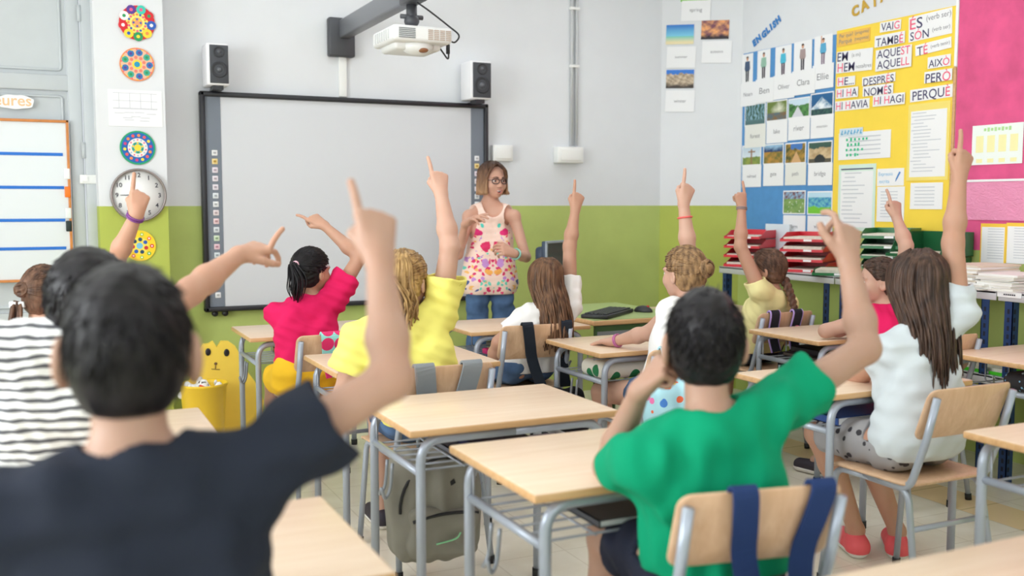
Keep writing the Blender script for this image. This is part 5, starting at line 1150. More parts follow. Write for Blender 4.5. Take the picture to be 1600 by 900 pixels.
def person(label, base, yaw, s, head, hyaw, spec, hpitch=0., hroll=0., lean=None):
    """head = (px, py, depth) of the middle of the face height; yaw 0 looks at the whiteboard wall"""
    yaw = math.radians(yaw); B = V3(base[0], base[1], 0); Rw = rotz(yaw); L = lambda p: (np.asarray(p, float) - B) @ Rw; LV = lambda v: np.asarray(v, float) @ Rw
    PX = lambda q: L(atD(*q)) if len(q) == 3 else None
    th = thing('person', label, 'person', B, yaw); stand = spec.get('stand', False)
    seat = .455 if not stand else None
    hc = PX(head); R = rotz(math.radians(hyaw) - yaw) @ rotx(math.radians(hpitch)) @ roty(math.radians(hroll))
    nb = hc + R @ V3(0, -.03, -.06) * s + V3(0, -.008, -.078) * s if 'neck' not in spec else PX(spec['neck'])
    hs_ = s * spec.get('hs', .95)
    tw = spec.get('twist', 0.); tilt = spec.get('tilt', 0.); sd = rotz(math.radians(tw)) @ roty(math.radians(-tilt)) @ V3(1, 0, 0); SW = spec.get('shw', .145) * s
    hipz = (seat + .088) if not stand else .86
    hip = V3(0, 0, hipz); ax = nb - hip
    at = lambda t, x=0., y=0.: hip + ax * t + V3(x * s, y * s, 0)
    sh = {}
    for k, sx in (('L', -1), ('R', 1)):
        q = nb + sd * sx * SW + V3(0, .005, -.05) * s
        a = spec.get('arm' + k)
        if a and a.get('up', 0): q = q + V3(-sx * .018, .01, .05 * a['up']) * s
        if a and 'sh' in a: q = PX(a['sh'])
        sh[k] = q
    # arms
    arms = {}; sk = []; hands = []
    for k, sx in (('L', -1), ('R', 1)):
        a = spec.get('arm' + k) or {}
        el = PX(a['el']) if 'el' in a else sh[k] + V3(sx * .05, .06, -.21) * s
        wr = PX(a['wr']) if 'wr' in a else el + V3(-sx * .03, .19, -.05) * s
        if 'wrl' in a: wr = el + V3(*a['wrl'])
        tip = PX(a['tip']) if 'tip' in a else wr + (wr - el)
        u = unit(tip - wr); n = LV(a['n']) if 'n' in a else V3(0, .1, -1); t = LV(a['t']) if 't' in a else V3(-sx, .2, 0)
        arms[k] = (sh[k], el, wr); g = spec.get('arm_r', 1.) * s
        SLOPS.append((label[:28], k, round(float(np.linalg.norm(el - sh[k])) / s, 3), round(float(np.linalg.norm(wr - el)) / s, 3)))
        mid = el + (wr - el) * .32
        sk += [rc(sh[k], el, .042 * g, .033 * g), rc(el, mid, .032 * g, .034 * g), rc(mid, wr, .034 * g, .0215 * g)]
        hands.append((hand_sdf(wr, u, n, t, spec.get('hand', .93) * s, a.get('pose', 'open')), wr + u * .07))
    # legs
    lg = spec.get('legs'); legs = {}
    for k, sx in (('L', -1), ('R', 1)):
        hj = V3(sx * .08 * s, .01, hipz - (.012 if not stand else .02))
        if lg: kn, an, to = [L(q) for q in lg[k]]
        elif stand: kn = V3(sx * .085, .01, .47); an = V3(sx * .09, -.01, .09); to = V3(sx * .11, .14, .03)
        else: kn = hj + V3(sx * .025, .37 * s, -.05); an = V3(kn[0], kn[1] - .01, .085); to = an + V3(sx * .02, .14, -.05)
        legs[k] = (hj, kn, an, to)
    g = spec.get('leg_r', 1.) * s
    legs_sk = []
    for k in 'LR': hj, kn, an, to = legs[k]; cm = kn + (an - kn) * .3 + V3(0, -.008, 0); legs_sk += [rc(hj, kn, .068 * g, .047 * g), rc(kn, cm, .045 * g, .046 * g), rc(cm, an, .045 * g, .028 * g), rc(an, an + unit(to - an) * .05 * V3(1, 1, .6), .028 * g, .024 * g)]
    tr = spec.get('torso', 1.) * s
    tors = [rc(at(.02, -.05), at(.62, -.045), .082 * tr, .080 * tr), rc(at(.02, .05), at(.62, .045), .082 * tr, .080 * tr), rc(at(.62, -.06), at(.78, -.07), .075 * tr, .062 * tr), rc(at(.62, .06), at(.78, .07), .075 * tr, .062 * tr)]
    shb = [rc(at(.86), sh['L'], .055 * tr, .040 * s), rc(at(.86), sh['R'], .055 * tr, .040 * s)]
    neck = [rc(nb + V3(0, .002, -.03 * s), hc + R @ V3(0, -.022, -.045) * s, .048 * s * spec.get('neck_r', 1), .045 * s * spec.get('neck_r', 1)), rc(nb + V3(0, -.01, -.005) * s, (nb + sh['L']) / 2, .038 * s, .034 * s), rc(nb + V3(0, -.01, -.005) * s, (nb + sh['R']) / 2, .038 * s, .034 * s)]
    hd = head_sdf(hc, R, hs_, spec.get('mouth', 0.), spec.get('ear', 1.))
    bodyf = U(*(tors + shb + neck), k=.035); limb = U(*sk, k=.018); lgf = U(*legs_sk, k=.02)
    def skin(P):
        d = smin(bodyf(P), limb(P), .022); d = smin(d, lgf(P), .03)
        d = smin(d, hd(P), .012)
        for hf, _ in hands: d = smin(d, hf(P), .010)
        return d
    pts = [hc + V3(.16, .16, .16), hc - V3(.16, .16, .16)] + [q for k in 'LR' for q in arms[k]] + [h_[1] + V3(.1, .1, .1) for h_ in hands] + [h_[1] - V3(.1, .1, .1) for h_ in hands] + [q for k in 'LR' for q in legs[k]]
    lo = np.min(pts, 0) - .13; hi = np.max(pts, 0) + .13; lo[2] = max(lo[2], -.02)
    h = spec.get('h', .0045)
    v, q = polygonize(skin, lo, hi, h)
    so = np_mesh('body', v, q, skinmat('skin_%d_%d_%d' % spec['skin'], spec['skin']), th)
    # shirt
    S = spec['shirt']; off = S.get('off', .014); wb1 = wob(S.get('fold', .004) * .7, 24, hash(label) % 1000 if False else len(label) * 7, 6, (1, 1, .7)); wb2 = wob(S.get('fold', .004) * .35, 62, len(label) * 3, 5)
    hem = S.get('hem', .03); tb = [rc(at(hem, -.052), at(.62, -.047), (.086 + S.get('flare', .0)) * tr + off, .080 * tr + off), rc(at(hem, .052), at(.62, .047), (.086 + S.get('flare', .0)) * tr + off, .080 * tr + off), rc(at(.62, -.06), at(.80, -.07), .075 * tr + off, .058 * tr + off), rc(at(.62, .06), at(.80, .07), .075 * tr + off, .058 * tr + off)]
    sb = [rc(at(.86), sh['L'], .066 * tr + off, .056 * s + off * .7), rc(at(.86), sh['R'], .066 * tr + off, .056 * s + off * .7)] if S.get('sleeve', 1) <= 0 else [rc(at(.86), sh['L'], .055 * tr + off, .045 * s + off * .7), rc(at(.86), sh['R'], .055 * tr + off, .045 * s + off * .7), rc(nb + V3(0, -.012, -.02) * s, (nb + sh['L']) / 2, .042 * s + off * .6, .040 * s + off * .6), rc(nb + V3(0, -.012, -.02) * s, (nb + sh['R']) / 2, .042 * s + off * .6, .040 * s + off * .6)]
    slv = []; slf = S.get('sleeve', .58)
    for k in 'LR':
        a, e, w = arms[k]; p1 = a + (e - a) * slf; ud = unit(e - a); r0, r1 = .050 * s + off * .75, .042 * s + off * S.get('loose', 1.4)
        if slf > 0: ro = r0 + (r1 - r0) * slf / (slf + .12); slv.append((rc(a, a + (e - a) * (slf + .12), r0, r1), p1, ud, rc(p1 - ud * .022, p1 + ud * .06, ro - .012, ro - .005)))
    tf = U(*(tb + sb), k=.04); nk = rc(nb + V3(0, .006, -.005) * s, nb + (hc - nb) * .8, S.get('neck', .054) * s, .075 * s); hemz = hipz + S.get('hemz', -.02)
    drop = S.get('scoop')
    def shirt(P):
        w = wb1(P) + wb2(P); d = tf(P)
        for f_, p1, ud, _ in slv: d = smin(d, smax(f_(P), (P - p1) @ ud, .004), .03)
        d = d + w
        for f_, p1, ud, ho in slv: d = smax(d, -(ho(P) + w), .002)
        d = smax(d, -nk(P), .008)
        if drop: d = smax(d, -drop(P, nb, sd, s), .006)
        if slf <= 0:
            for k, sx in (('L', -1), ('R', 1)): d = smax(d, -rc(sh[k] + V3(sx * .004, 0, .004), arms[k][1], .076 * s, .05 * s)(P), .004)
        return smax(d, hemz - P[:, 2], .004)
    pts = [nb + V3(0, 0, .06), hip - V3(.17, .18, .03), hip + V3(.17, .18, 0)] + [sh[k] + q for k in 'LR' for q in (V3(.1, .1, .1), V3(-.1, -.1, -.1))] + [sl_[1] + q for sl_ in slv for q in (V3(.08, .08, .08), V3(-.08, -.08, -.08))]
    lo = np.min(pts, 0) - .02; hi = np.max(pts, 0) + .02; lo[2] = hemz - .02
    v, q = polygonize(shirt, lo, hi, S.get('h', .005)); so2 = np_mesh(S.get('name', 't_shirt'), v, q, S['mat'], th)
    if S.get('lab'): so2['label'] = S['lab']
    # trousers
    T = spec['pants']; off2 = T.get('off', .012); cuts = []; pf = [rc(V3(-.055, 0, hipz + .03), V3(.055, 0, hipz + .03), .088 * tr + off2, .088 * tr + off2)]
    for k in 'LR':
        hj, kn, an, to = legs[k]; ln = T.get('len', .75)
        if ln <= 1: p1 = hj + (kn - hj) * ln; cuts.append((p1, unit(kn - hj))); pf += [rc(hj, kn, .070 * g + off2, .050 * g + off2 * 1.2)]
        else: p1 = kn + (an - kn) * (ln - 1); cuts.append((p1, unit(an - kn))); pf += [rc(hj, kn, .070 * g + off2, .050 * g + off2), rc(kn, an, .050 * g + off2, .036 * g + off2)]
    pu = U(*pf, k=.025); wp_ = wob(.0035, 40, len(label), 6); ln = T.get('len', .75)
    def pants(P):
        d = pu(P) + wp_(P)
        for (p1, ud), k in zip(cuts, 'LR'):
            near = legs[k][0][0] * P[:, 0] > 0 if ln <= 1 else (np.linalg.norm(P - p1, axis=1) < .16)
            d = np.where(near, smax(d, (P - p1) @ ud, .004), d)
        return np.where(P[:, 1] < .10, smax(d, P[:, 2] - (hipz + T.get('top', .03)), .004), d)
    pts = [V3(-.2, -.2, hipz - .15), V3(.2, .2, hipz + .14)] + [c_[0] + q_ for c_ in cuts for q_ in (V3(.09, .09, .09), V3(-.09, -.09, -.09))] + [legs[k][1] + q_ for k in 'LR' for q_ in (V3(.09, .09, .09), V3(-.09, -.09, -.09)) if ln > 1]
    v, q = polygonize(pants, np.min(pts, 0), np.max(pts, 0), .007); np_mesh(T.get('name', 'shorts'), v, q, T['mat'], th)
    # shoes
    for k in 'LR':
        hj, kn, an, to = legs[k]; fd = unit((to - an) * V3(1, 1, 0)); base_z = min(an[2] - .085, .0) if not spec.get('tilt_foot') else an[2] - .085; base_z = max(base_z, 0.)
        he = V3(an[0], an[1], base_z + .042) - fd * .02; toe = V3(an[0], an[1], base_z + .036) + fd * .135 * s
        f = lambda P: smax(U(rc(he, toe, .040 * s, .033 * s), rc(an - V3(0, 0, .032), he, .034 * s, .038 * s), k=.02)(P), base_z + .02 - P[:, 2], .004)
        v, q = polygonize(f, np.min([he, toe], 0) - .07, np.max([he, toe, an], 0) + .06, .006); o = np_mesh('shoe', v, q, spec.get('shoe', plain('dark_shoe', (50, 44, 56), .6)), th)
        f = lambda P: smax(smax(rc(he, toe, .043 * s, .037 * s)(P), P[:, 2] - base_z - .028, .003), base_z + .001 - P[:, 2], .002)
        v, q = polygonize(f, np.min([he, toe], 0) - .08, np.max([he, toe], 0) + .06, .006); np_mesh('sole', v, q, plain('white_sole', (226, 222, 218), .6), o)
    # hair
    hp = spec['hair']; fs, m = make_hair(hp['style'], hc, R, hs_, nb, len(label), hp, None)
    hf = U(*fs, k=.008); lo = hc - .16 * s; hi = hc + .16 * s
    if hp['style'] == 'braid': lo = np.minimum(lo, nb + V3(-.2, -.22, -.3))
    v, q = polygonize(hf, lo, hi, spec.get('hh', .005)); np_mesh('hair', v, q, hp['mat'], th, extra=m)
    # eyes and brows
    HV = lambda *p: hc + R @ (V3(*p) * hs_)
    if spec.get('face', 1):
        ew = plain('eye_white', (240, 238, 236), .15); ei = plain('iris_%d_%d_%d' % spec.get('iris', (70, 48, 34)), spec.get('iris', (70, 48, 34)), .1)
        for sx in (-1, 1):
            m = MB(); ec = HV(sx * .031, .0745, -.0005); m.sphere(ec, .0118 * hs_, 0, 16, 12); gd = unit(R @ V3(spec.get('gaze', 0), 1, -.06)); rad = .0120 * hs_
            a, b, _ = frame_from(gd); 
            for r_, mi_, o_ in ((.0062, 1, .0002), (.003, 2, .0005)):
                ring = [ec + gd * (math.sqrt(rad ** 2 - (r_ * hs_) ** 2) + o_) + (a * math.cos(x) + b * math.sin(x)) * r_ * hs_ for x in np.linspace(0, 2 * PI, 16, endpoint=False)]; m.add(ring + [ec + gd * (rad + o_)], [[i, (i + 1) % 16, 16] for i in range(16)], mi_, True)
            m.build('eye', [ew, ei, plain('pupil', (14, 12, 12), .1)], th)
            m = MB(); tubes(m, [HV(sx * .014, .094, .0195), HV(sx * .03, .0925, .0245), HV(sx * .047, .083, .021)], .0038 * hs_, .0015 * hs_, 6, 4); m.build('eyebrow', spec.get('brow', plain('brow_brown', (74, 52, 40), .7)), th)
    return dict(th=th, hc=hc, R=R, nb=nb, arms=arms, HV=HV, s=s, L=L, sh=sh, at=at, skin=skin)
def bracelet(p, k, t, r, mat, name='bracelet', w=.004, n=1):
    a, e, w_ = p['arms'][k]; c = e + (w_ - e) * t; u = unit(w_ - e); x, y, _ = frame_from(u); m = MB()
    for j in range(n): m.tube([c + u * (j * .008) + (x * math.cos(q) + y * math.sin(q)) * r * p['s'] for q in np.linspace(0, 2 * PI, 21)], w, 6, cap=False)
    return m.build(name, mat, p['th'])
SK1 = (180, 145, 127); SK2 = (192, 149, 127); SK3 = (202, 163, 145)
tee = lambda nm, c: cloth(nm, c, 900, .85, .06)
darkh = hairmat('dark_hair', (10, 9, 12), (32, 28, 33), .45); brownh = hairmat('brown_hair', (62, 42, 34), (122, 90, 72)); blondh = hairmat('blond_hair', (120, 88, 52), (206, 168, 112)); mbrown = hairmat('mid_brown_hair', (70, 48, 36), (132, 96, 70)); dbrown = hairmat('deep_brown_hair', (44, 32, 28), (96, 72, 60)); bobh = NT('bob_hair')
_z = bobh.n('ShaderNodeSeparateXYZ'); bobh.l(bobh.obj(), _z.inputs[0]); _n = bobh.n('ShaderNodeTexNoise', Scale=70., Detail=3.); bobh.l(bobh.mapped((1, 1, .2)), _n.inputs['Vector'])
_f = bobh.math('ADD', bobh.math('MULTIPLY', bobh.math('SUBTRACT', 1.60, _z.outputs[2]), 4.2), bobh.math('MULTIPLY', bobh.math('SUBTRACT', _n.outputs[0], .5), .8))
bobh.l(bobh.ramp(_f, [(.05, srgb(72, 50, 40)), (.45, srgb(134, 98, 72)), (.9, srgb(190, 150, 112))]), bobh.b.inputs['Base Color']); bobh.inp('Roughness', .42); bobh.inp('Specular IOR Level', .3); bobh = bobh.m
jeans = cloth('denim', (92, 122, 164), 700, .85, .5); navyc = cloth('navy_cloth', (40, 44, 62), 700); bk_c = cloth('charcoal_cloth', (52, 52, 58), 700)
F_ = (0, 1, 0)
# boy in black, nearest
p = person('boy in a black T-shirt nearest the camera, one bare arm raised', (.14, 1.42), -4, 1.10, (202, 548, 1.42), -10, dict(skin=SK1, h=.0045, ear=1.2, hs=.93, shw=.15, tilt=3, face=1,
    shirt=dict(mat=tee('black_cotton', (38, 43, 56)), sleeve=.62, off=.018, fold=.006), pants=dict(mat=navyc), hair=dict(style='short', mat=darkh, n=3200, len=.028, infl=.012, side=.5, earcut=.042, nape=-.082),
    armR=dict(up=.15, el=(612, 592, 1.52), wr=(592, 402, 1.62), tip=(582, 310, 1.66), pose='point', n=F_, t=(-1, 0, 0)), armL=dict(), leg_r=1.05, arm_r=.86, hand=.84))
# child in stripes
t = NT('striped_jersey'); wv = t.n('ShaderNodeTexWave', wave_type='BANDS', bands_direction='Z', wave_profile='SIN'); wv.inputs['Scale'].default_value = 14.; wv.inputs['Distortion'].default_value = 2.6; wv.inputs['Detail'].default_value = 1.5; wv.inputs['Detail Scale'].default_value = 1.2
t.l(t.obj(), wv.inputs['Vector']); t.l(t.ramp(wv.outputs['Fac'], [(.0, srgb(86, 86, 92)), (.30, srgb(86, 86, 92)), (.40, srgb(238, 238, 238)), (1, srgb(240, 240, 240))]), t.b.inputs['Base Color']); t.inp('Roughness', .85); stripes = t.m
p = person('child in a grey and white striped top behind the boy in black, arm stretched out', (.05, 2.50), -4, 1.08, (140, 476, 2.33), -12, dict(skin=SK2, shw=.16, neck=(122, 512, 2.30), torso=1.06, arm_r=.98, hand=.9,
    shirt=dict(mat=stripes, sleeve=.5, off=.022, fold=.006, name='striped_top'), pants=dict(mat=navyc), hair=dict(style='short', mat=darkh, n=1800, len=.03, infl=.02, nape=-.085),
    armR=dict(up=.3, sh=(185, 540, 2.36), el=(298, 455, 2.56), wr=(374, 398, 2.72), tip=(424, 384, 2.8), pose='droop', n=(.4, .5, -.7), t=(0, -.55, .8)), armL=dict()))
# child with the clip
p = person('child with a white hair clip beside the grey door, arm up before the clock', (-.02, 3.82), -2, 1.0, (70, 460, 3.62), -25, dict(skin=SK2, shw=.13, hs=.84,
    shirt=dict(mat=tee('rose_cotton', (224, 150, 150)), sleeve=.5), pants=dict(mat=jeans), hair=dict(style='updo', mat=brownh, knot=(-.045, -.09, .03), bun=.028, nape=-.09),
    armR=dict(up=.8, el=(180, 410, 3.70), wr=(213, 335, 3.62), tip=(224, 274, 3.62), pose='point', n=F_, t=(-1, 0, 0)), armL=dict()))
bracelet(p, 'R', .93, .029, plain('purple_band', (120, 60, 130), .5), n=2)
m = MB(); m.box(p['HV'](-.075, -.085, -.035), (.055, .03, .022), p['R'], bev=.004); m.build('hair_clip', plain('white_clip', (232, 234, 238), .4), p['th'])
m = MB()
for i in range(24): j = RNG.normal(size=3) * .008; q0 = p['HV'](-.075, -.09, -.04) + j; tubes(m, [q0, q0 + V3(-.005, -.01, -.05) + j * .4, q0 + V3(-.01, -.004, -.11) + j], .007, .0015, 5, 2)
m.build('loose_tail', brownh, p['th'])
# girl in pink with yellow shorts
p = person('girl in a bright pink T-shirt and yellow shorts with a dark ponytail', (1.12, 4.58), -4, .98, (487, 425, 4.72), -62, dict(skin=SK2, twist=-12, tilt=6, shw=.14,
    shirt=dict(mat=tee('pink_cotton', (226, 32, 98)), sleeve=.58, off=.016, fold=.007, hemz=.035), pants=dict(mat=cloth('yellow_cloth', (246, 196, 48), 600), top=.10, off=.018), hair=dict(style='ponytail', mat=darkh, knot=(.012, -.106, .04), tail=.17, sway=(-.02, -.03, 0), fr=.02),
    armR=dict(up=.55, el=(562, 402, 4.78), wr=(506, 352, 4.82), tip=(484, 338, 4.84), pose='one', n=(-.3, .8, -.2), t=(-.6, 0, -1)), armL=dict(el=(468, 540, 4.86), wr=(480, 522, 5.06), pose='flat', n=(0, 0, -1))))
m = MB(); m.tube([p['HV'](.012 + .018 * math.cos(a), -.116, .04 + .018 * math.sin(a)) for a in np.linspace(0, 2 * PI, 17)], .006, 6); m.build('hair_tie', plain('pink_white_tie', (240, 190, 206), .5), p['th'])
m = MB(); m.box(p['HV'](.083, .02, .03), (.006, .045, .01), p['R'], bev=.002); m.build('hair_slide', plain('silver_slide', (190, 190, 196), .3, .5), p['th'])
# girl in yellow
p = person('blond girl in a yellow T-shirt with her arm raised at the whiteboard', (1.31, 3.52), -8, 1.02, (634, 440, 3.80), -48, dict(skin=SK3, shw=.165, torso=1.12, tilt=6,
    shirt=dict(mat=tee('yellow_cotton', (246, 238, 128)), sleeve=.55, off=.022, fold=.006, loose=1.8), pants=dict(mat=jeans),
    hair=dict(style='halfup', mat=blondh, knot=(0, -.108, .02), tail=.24, wave=.012, n=70, length=.17, spread=.9, flow=300, dx=-.03, sway=(.0, -.03, 0)),
    armR=dict(up=.9, el=(703, 385, 3.80), wr=(689, 302, 3.84), tip=(683, 252, 3.86), pose='point', n=F_, t=(-1, 0, 0)), armL=dict(), arm_r=1.08))
m = MB(); m.tube([p['HV'](.02 * math.cos(a), -.118, .02 + .02 * math.sin(a)) for a in np.linspace(0, 2 * PI, 17)], .005, 6); m.build('hair_tie', plain('brown_tie', (90, 60, 50), .5), p['th'])
# girl in white with long hair in front of the teacher
p = person('girl in a white T-shirt with long brown hair sitting in front of the teacher', (2.19, 4.43), -2, .98, (852, 440, 4.96), -10, dict(skin=SK2, shw=.15, tilt=4,
    shirt=dict(mat=tee('white_cotton', (240, 238, 238)), sleeve=.5, off=.018, fold=.006, hemz=-.03), pants=dict(mat=jeans, name='jeans', len=1.8), hair=dict(style='long', mat=mbrown, length=.36, n=170, w=.085, dx=.01, dy=-.02),
    armR=dict(up=.95, el=(890, 385, 5.02), wr=(899, 327, 5.02), tip=(906, 293, 5.02), pose='point', n=F_, t=(-1, 0, 0)), armL=dict(el=(779, 535, 4.90), wr=(762, 586, 5.02), tip=(748, 606, 5.08), n=(0, 0, -1), pose='open')))
bracelet(p, 'L', .88, .030, plain('black_watch', (44, 48, 54), .4), 'watch_strap', .009)
a, e, w_ = p['arms']['L']; c_ = e + (w_ - e) * .88; m = MB(); m.sphere(c_ + V3(-.028, -.012, .0), (.012, .018, .018)); m.build('watch_face', plain('watch_silver', (180, 186, 190), .25, .5), p['th'])
# girl with the bun
p = person('girl with a low bun and a red wristband behind the boy in green', (2.44, 3.55), 0, 1.0, (1068, 428, 4.28), 14, dict(skin=SK3, shw=.12, twist=18, torso=.86,
    shirt=dict(mat=tee('white_cotton', (240, 238, 238)), sleeve=.12), pants=dict(mat=jeans, len=.25), hair=dict(style='bun', mat=hairmat('dark_blond_hair', (92, 68, 48), (176, 140, 100)), knot=(.01, -.105, .03), bun=.036),
    armR=dict(up=.9, sh=(1088, 468, 4.28), el=(1076, 396, 4.30), wr=(1068, 318, 4.30), tip=(1078, 280, 4.30), pose='point', n=F_, t=(-1, 0, 0)), armL=dict(sh=(1050, 488, 4.24), el=(1014, 520, 4.38), wr=(962, 533, 4.52), tip=(934, 534, 4.6), pose='flat', n=(0, 0, -1), t=(1, .5, 0))))
bracelet(p, 'R', .72, .030, plain('coral_band', (236, 100, 96), .5)); bracelet(p, 'L', .92, .028, plain('lilac_band', (190, 110, 160), .5), n=2)
# girl with the plait
p = person('girl in a pale yellow top with a plait, beside the red trays', (3.64, 4.42), 4, .98, (1198, 422, 5.45), 38, dict(skin=SK2, shw=.135, tilt=-5, twist=10,
    shirt=dict(mat=tee('pale_yellow_cotton', (240, 230, 168)), sleeve=.2, fold=.005, loose=1.2), pants=dict(mat=navyc), hair=dict(style='braid', mat=brownh, knot=(.02, -.1, -.05), end=(.05, -.13, -.16)),
    armL=dict(up=.85, sh=(1186, 452, 5.36), el=(1157, 385, 5.36), wr=(1159, 325, 5.38), tip=(1156, 302, 5.38), pose='point', n=(.2, 1, 0), t=(1, 0, 0)), armR=dict()))
bracelet(p, 'L', .97, .027, plain('grey_beads', (150, 130, 130), .5), n=2)
m = MB(); e_ = p['nb'] + V3(.05, -.13, -.16); m.tube([e_ + V3(.010 * math.cos(a), .01 * math.sin(a), 0) for a in np.linspace(0, 2 * PI, 13)], .005, 6); m.build('hair_tie', plain('pink_tie', (232, 110, 160), .5), p['th'])
# dark haired girl in profile
p = person('dark-haired girl in a pink top leaning on the desk near the shelf', (3.62, 3.36), 6, .98, (1372, 440, 4.80), 58, dict(skin=SK3, shw=.13, tilt=-4,
    shirt=dict(mat=tee('pink_cotton', (226, 32, 98)), sleeve=.45), pants=dict(mat=navyc), hair=dict(style='ponytail', mat=dbrown, knot=(0, -.105, .0), tail=.15),
    armR=dict(up=.9, el=(1416, 384, 4.85), wr=(1401, 340, 4.90), tip=(1396, 302, 4.90), pose='point', n=F_, t=(-1, 0, 0)), armL=dict(el=(1290, 517, 4.78), wr=(1352, 512, 4.90), tip=(1375, 512, 4.95), pose='flat', n=(0, 0, -1), t=(0, 1, 0))))
# girl in star shorts
t = NT('star_print_cloth'); vo = t.n('ShaderNodeTexVoronoi', Scale=24.); t.l(t.obj(), vo.inputs['Vector']); n_ = t.n('ShaderNodeTexNoise', Scale=70.); t.l(t.obj(), n_.inputs['Vector'])
d_ = t.math('ADD', vo.outputs['Distance'], t.math('MULTIPLY', n_.outputs[0], .16)); t.l(t.ramp(d_, [(0, srgb(52, 50, 56)), (.335, srgb(156, 154, 157))], 'CONSTANT'), t.b.inputs['Base Color']); t.inp('Roughness', .85); stars = t.m
KN = [V3(2.60, 2.80, .50), V3(2.79, 2.80, .49)]
p = person('long-haired girl in a white T-shirt and grey star-print shorts', (2.69, 2.43), 3, 1.06, (1430, 448, 3.48), -9, dict(skin=SK2, shw=.14, tilt=3, h=.004, arm_r=1.0, torso=.94,
    shirt=dict(mat=tee('ice_white_cotton', (208, 216, 222)), sleeve=.42, off=.018, fold=.007, hemz=-.05, flare=.014, loose=.9), pants=dict(mat=stars, len=.86, off=.014, top=.0), hair=dict(style='long', mat=dbrown, length=.35, n=230, w=.10, r=.0085, dx=-.015, infl=.015, spread=2.15, front=.03),
    legs=dict(L=(KN[0], V3(2.80, 2.80, .10), V3(2.85, 2.93, .03)), R=(KN[1], V3(2.93, 2.72, .10), V3(3.02, 2.84, .03))), shoe=plain('coral_shoe', (232, 92, 100), .6),
    armR=dict(up=.95, sh=(1494, 488, 3.42), el=(1489, 380, 3.45), wr=(1499, 275, 3.46), tip=(1512, 222, 3.46), pose='point', n=F_, t=(-1, 0, 0)), armL=dict(el=(1345, 585, 3.66), wr=(1290, 596, 3.82), tip=(1262, 598, 3.9), pose='flat', n=(0, 0, -1), t=(1, .4, 0))))
# boy in green
p = person('boy in a green T-shirt resting his cheek on his fist, other arm raised', (1.36, 1.78), -10, 1.06, (1100, 536, 2.22), -26, dict(skin=SK1, shw=.145, tilt=9, h=.004, ear=1.2, hs=.93, neck_r=.98,
    shirt=dict(mat=tee('green_cotton', (2, 150, 108)), sleeve=.5, off=.017, fold=.006, loose=1.7, hemz=-.0, flare=.012), pants=dict(mat=navyc, len=.72, top=.0), hair=dict(style='short', mat=darkh, n=3400, len=.03, infl=.015, side=.5, earcut=.042, nape=-.085), neck=(1108, 662, 2.18),
    armR=dict(up=.55, el=(1352, 545, 2.36), wr=(1326, 408, 2.42), tip=(1322, 335, 2.44), pose='loose', n=F_, t=(-1, 0, 0)), armL=dict(el=(950, 728, 2.40), wr=(1000, 610, 2.26), tip=(1030, 578, 2.24), pose='fist', n=(.75, .0, -.5), t=(.2, .5, .8)),
    legs=None, ), hpitch=4)
# the teacher
t = NT('floral_blouse'); ob = t.obj(); sx_ = t.n('ShaderNodeSeparateXYZ'); t.l(ob, sx_.inputs[0]); cx_ = t.n('ShaderNodeCombineXYZ'); t.l(t.math('ABSOLUTE', sx_.outputs[0]), cx_.inputs[0]); t.l(sx_.outputs[2], cx_.inputs[2])
wn = t.n('ShaderNodeTexNoise', Scale=25., Detail=2.); t.l(cx_.outputs[0], wn.inputs['Vector']); wa = t.n('ShaderNodeVectorMath', operation='ADD'); t.l(cx_.outputs[0], wa.inputs[0]); ws = t.n('ShaderNodeVectorMath', operation='SCALE'); t.l(wn.outputs['Color'], ws.inputs[0]); ws.inputs['Scale'].default_value = .05; t.l(ws.outputs[0], wa.inputs[1])
vo = t.n('ShaderNodeTexVoronoi', Scale=36.); t.l(wa.outputs[0], vo.inputs['Vector']); sc2 = t.n('ShaderNodeSeparateColor'); t.l(vo.outputs['Color'], sc2.inputs[0])
pal = t.ramp(sc2.outputs[0], [(0, srgb(226, 50, 110)), (.22, srgb(200, 140, 214)), (.40, srgb(250, 190, 110)), (.55, srgb(70, 90, 150)), (.66, srgb(236, 80, 130)), (.82, srgb(110, 210, 190))], 'CONSTANT')
zr = t.ramp(t.math('MULTIPLY', t.math('SUBTRACT', sx_.outputs[2], .80), 2.2), [(0, (.40, .40, .40, 1)), (.45, (.46, .46, .46, 1)), (.62, (.34, .34, .34, 1)), (.85, (.16, .16, .16, 1)), (1, (0, 0, 0, 1))])
patch = t.math('LESS_THAN', vo.outputs['Distance'], zr)
col = t.mix(patch, srgb(250, 220, 206), pal)
for zc, xc, r_, cl in ((1.085, .038, .030, srgb(226, 44, 104)), (1.17, .085, .022, srgb(226, 40, 120)), (1.22, .055, .014, srgb(80, 206, 190)), (.985, .045, .026, srgb(206, 150, 220)), (.93, .028, .018, srgb(250, 176, 84))):
    dd = t.math('SQRT', t.math('ADD', t.math('POWER', t.math('SUBTRACT', t.math('ABSOLUTE', sx_.outputs[0]), xc), 2.), t.math('POWER', t.math('SUBTRACT', sx_.outputs[2], zc), 2.)))
    dd = t.math('ADD', dd, t.math('MULTIPLY', t.math('SUBTRACT', wn.outputs[0], .5), .05)); col = t.mix(t.math('LESS_THAN', dd, r_), col, cl)
t.l(col, t.b.inputs['Base Color']); t.inp('Roughness', .7); floral = t.m
def scoop(P, nb, sd, s): return np.minimum(ell(nb + V3(0, .07, -.005), (.064, .12, .085))(P), ell(nb + V3(0, -.06, .0), (.064, .10, .06))(P))
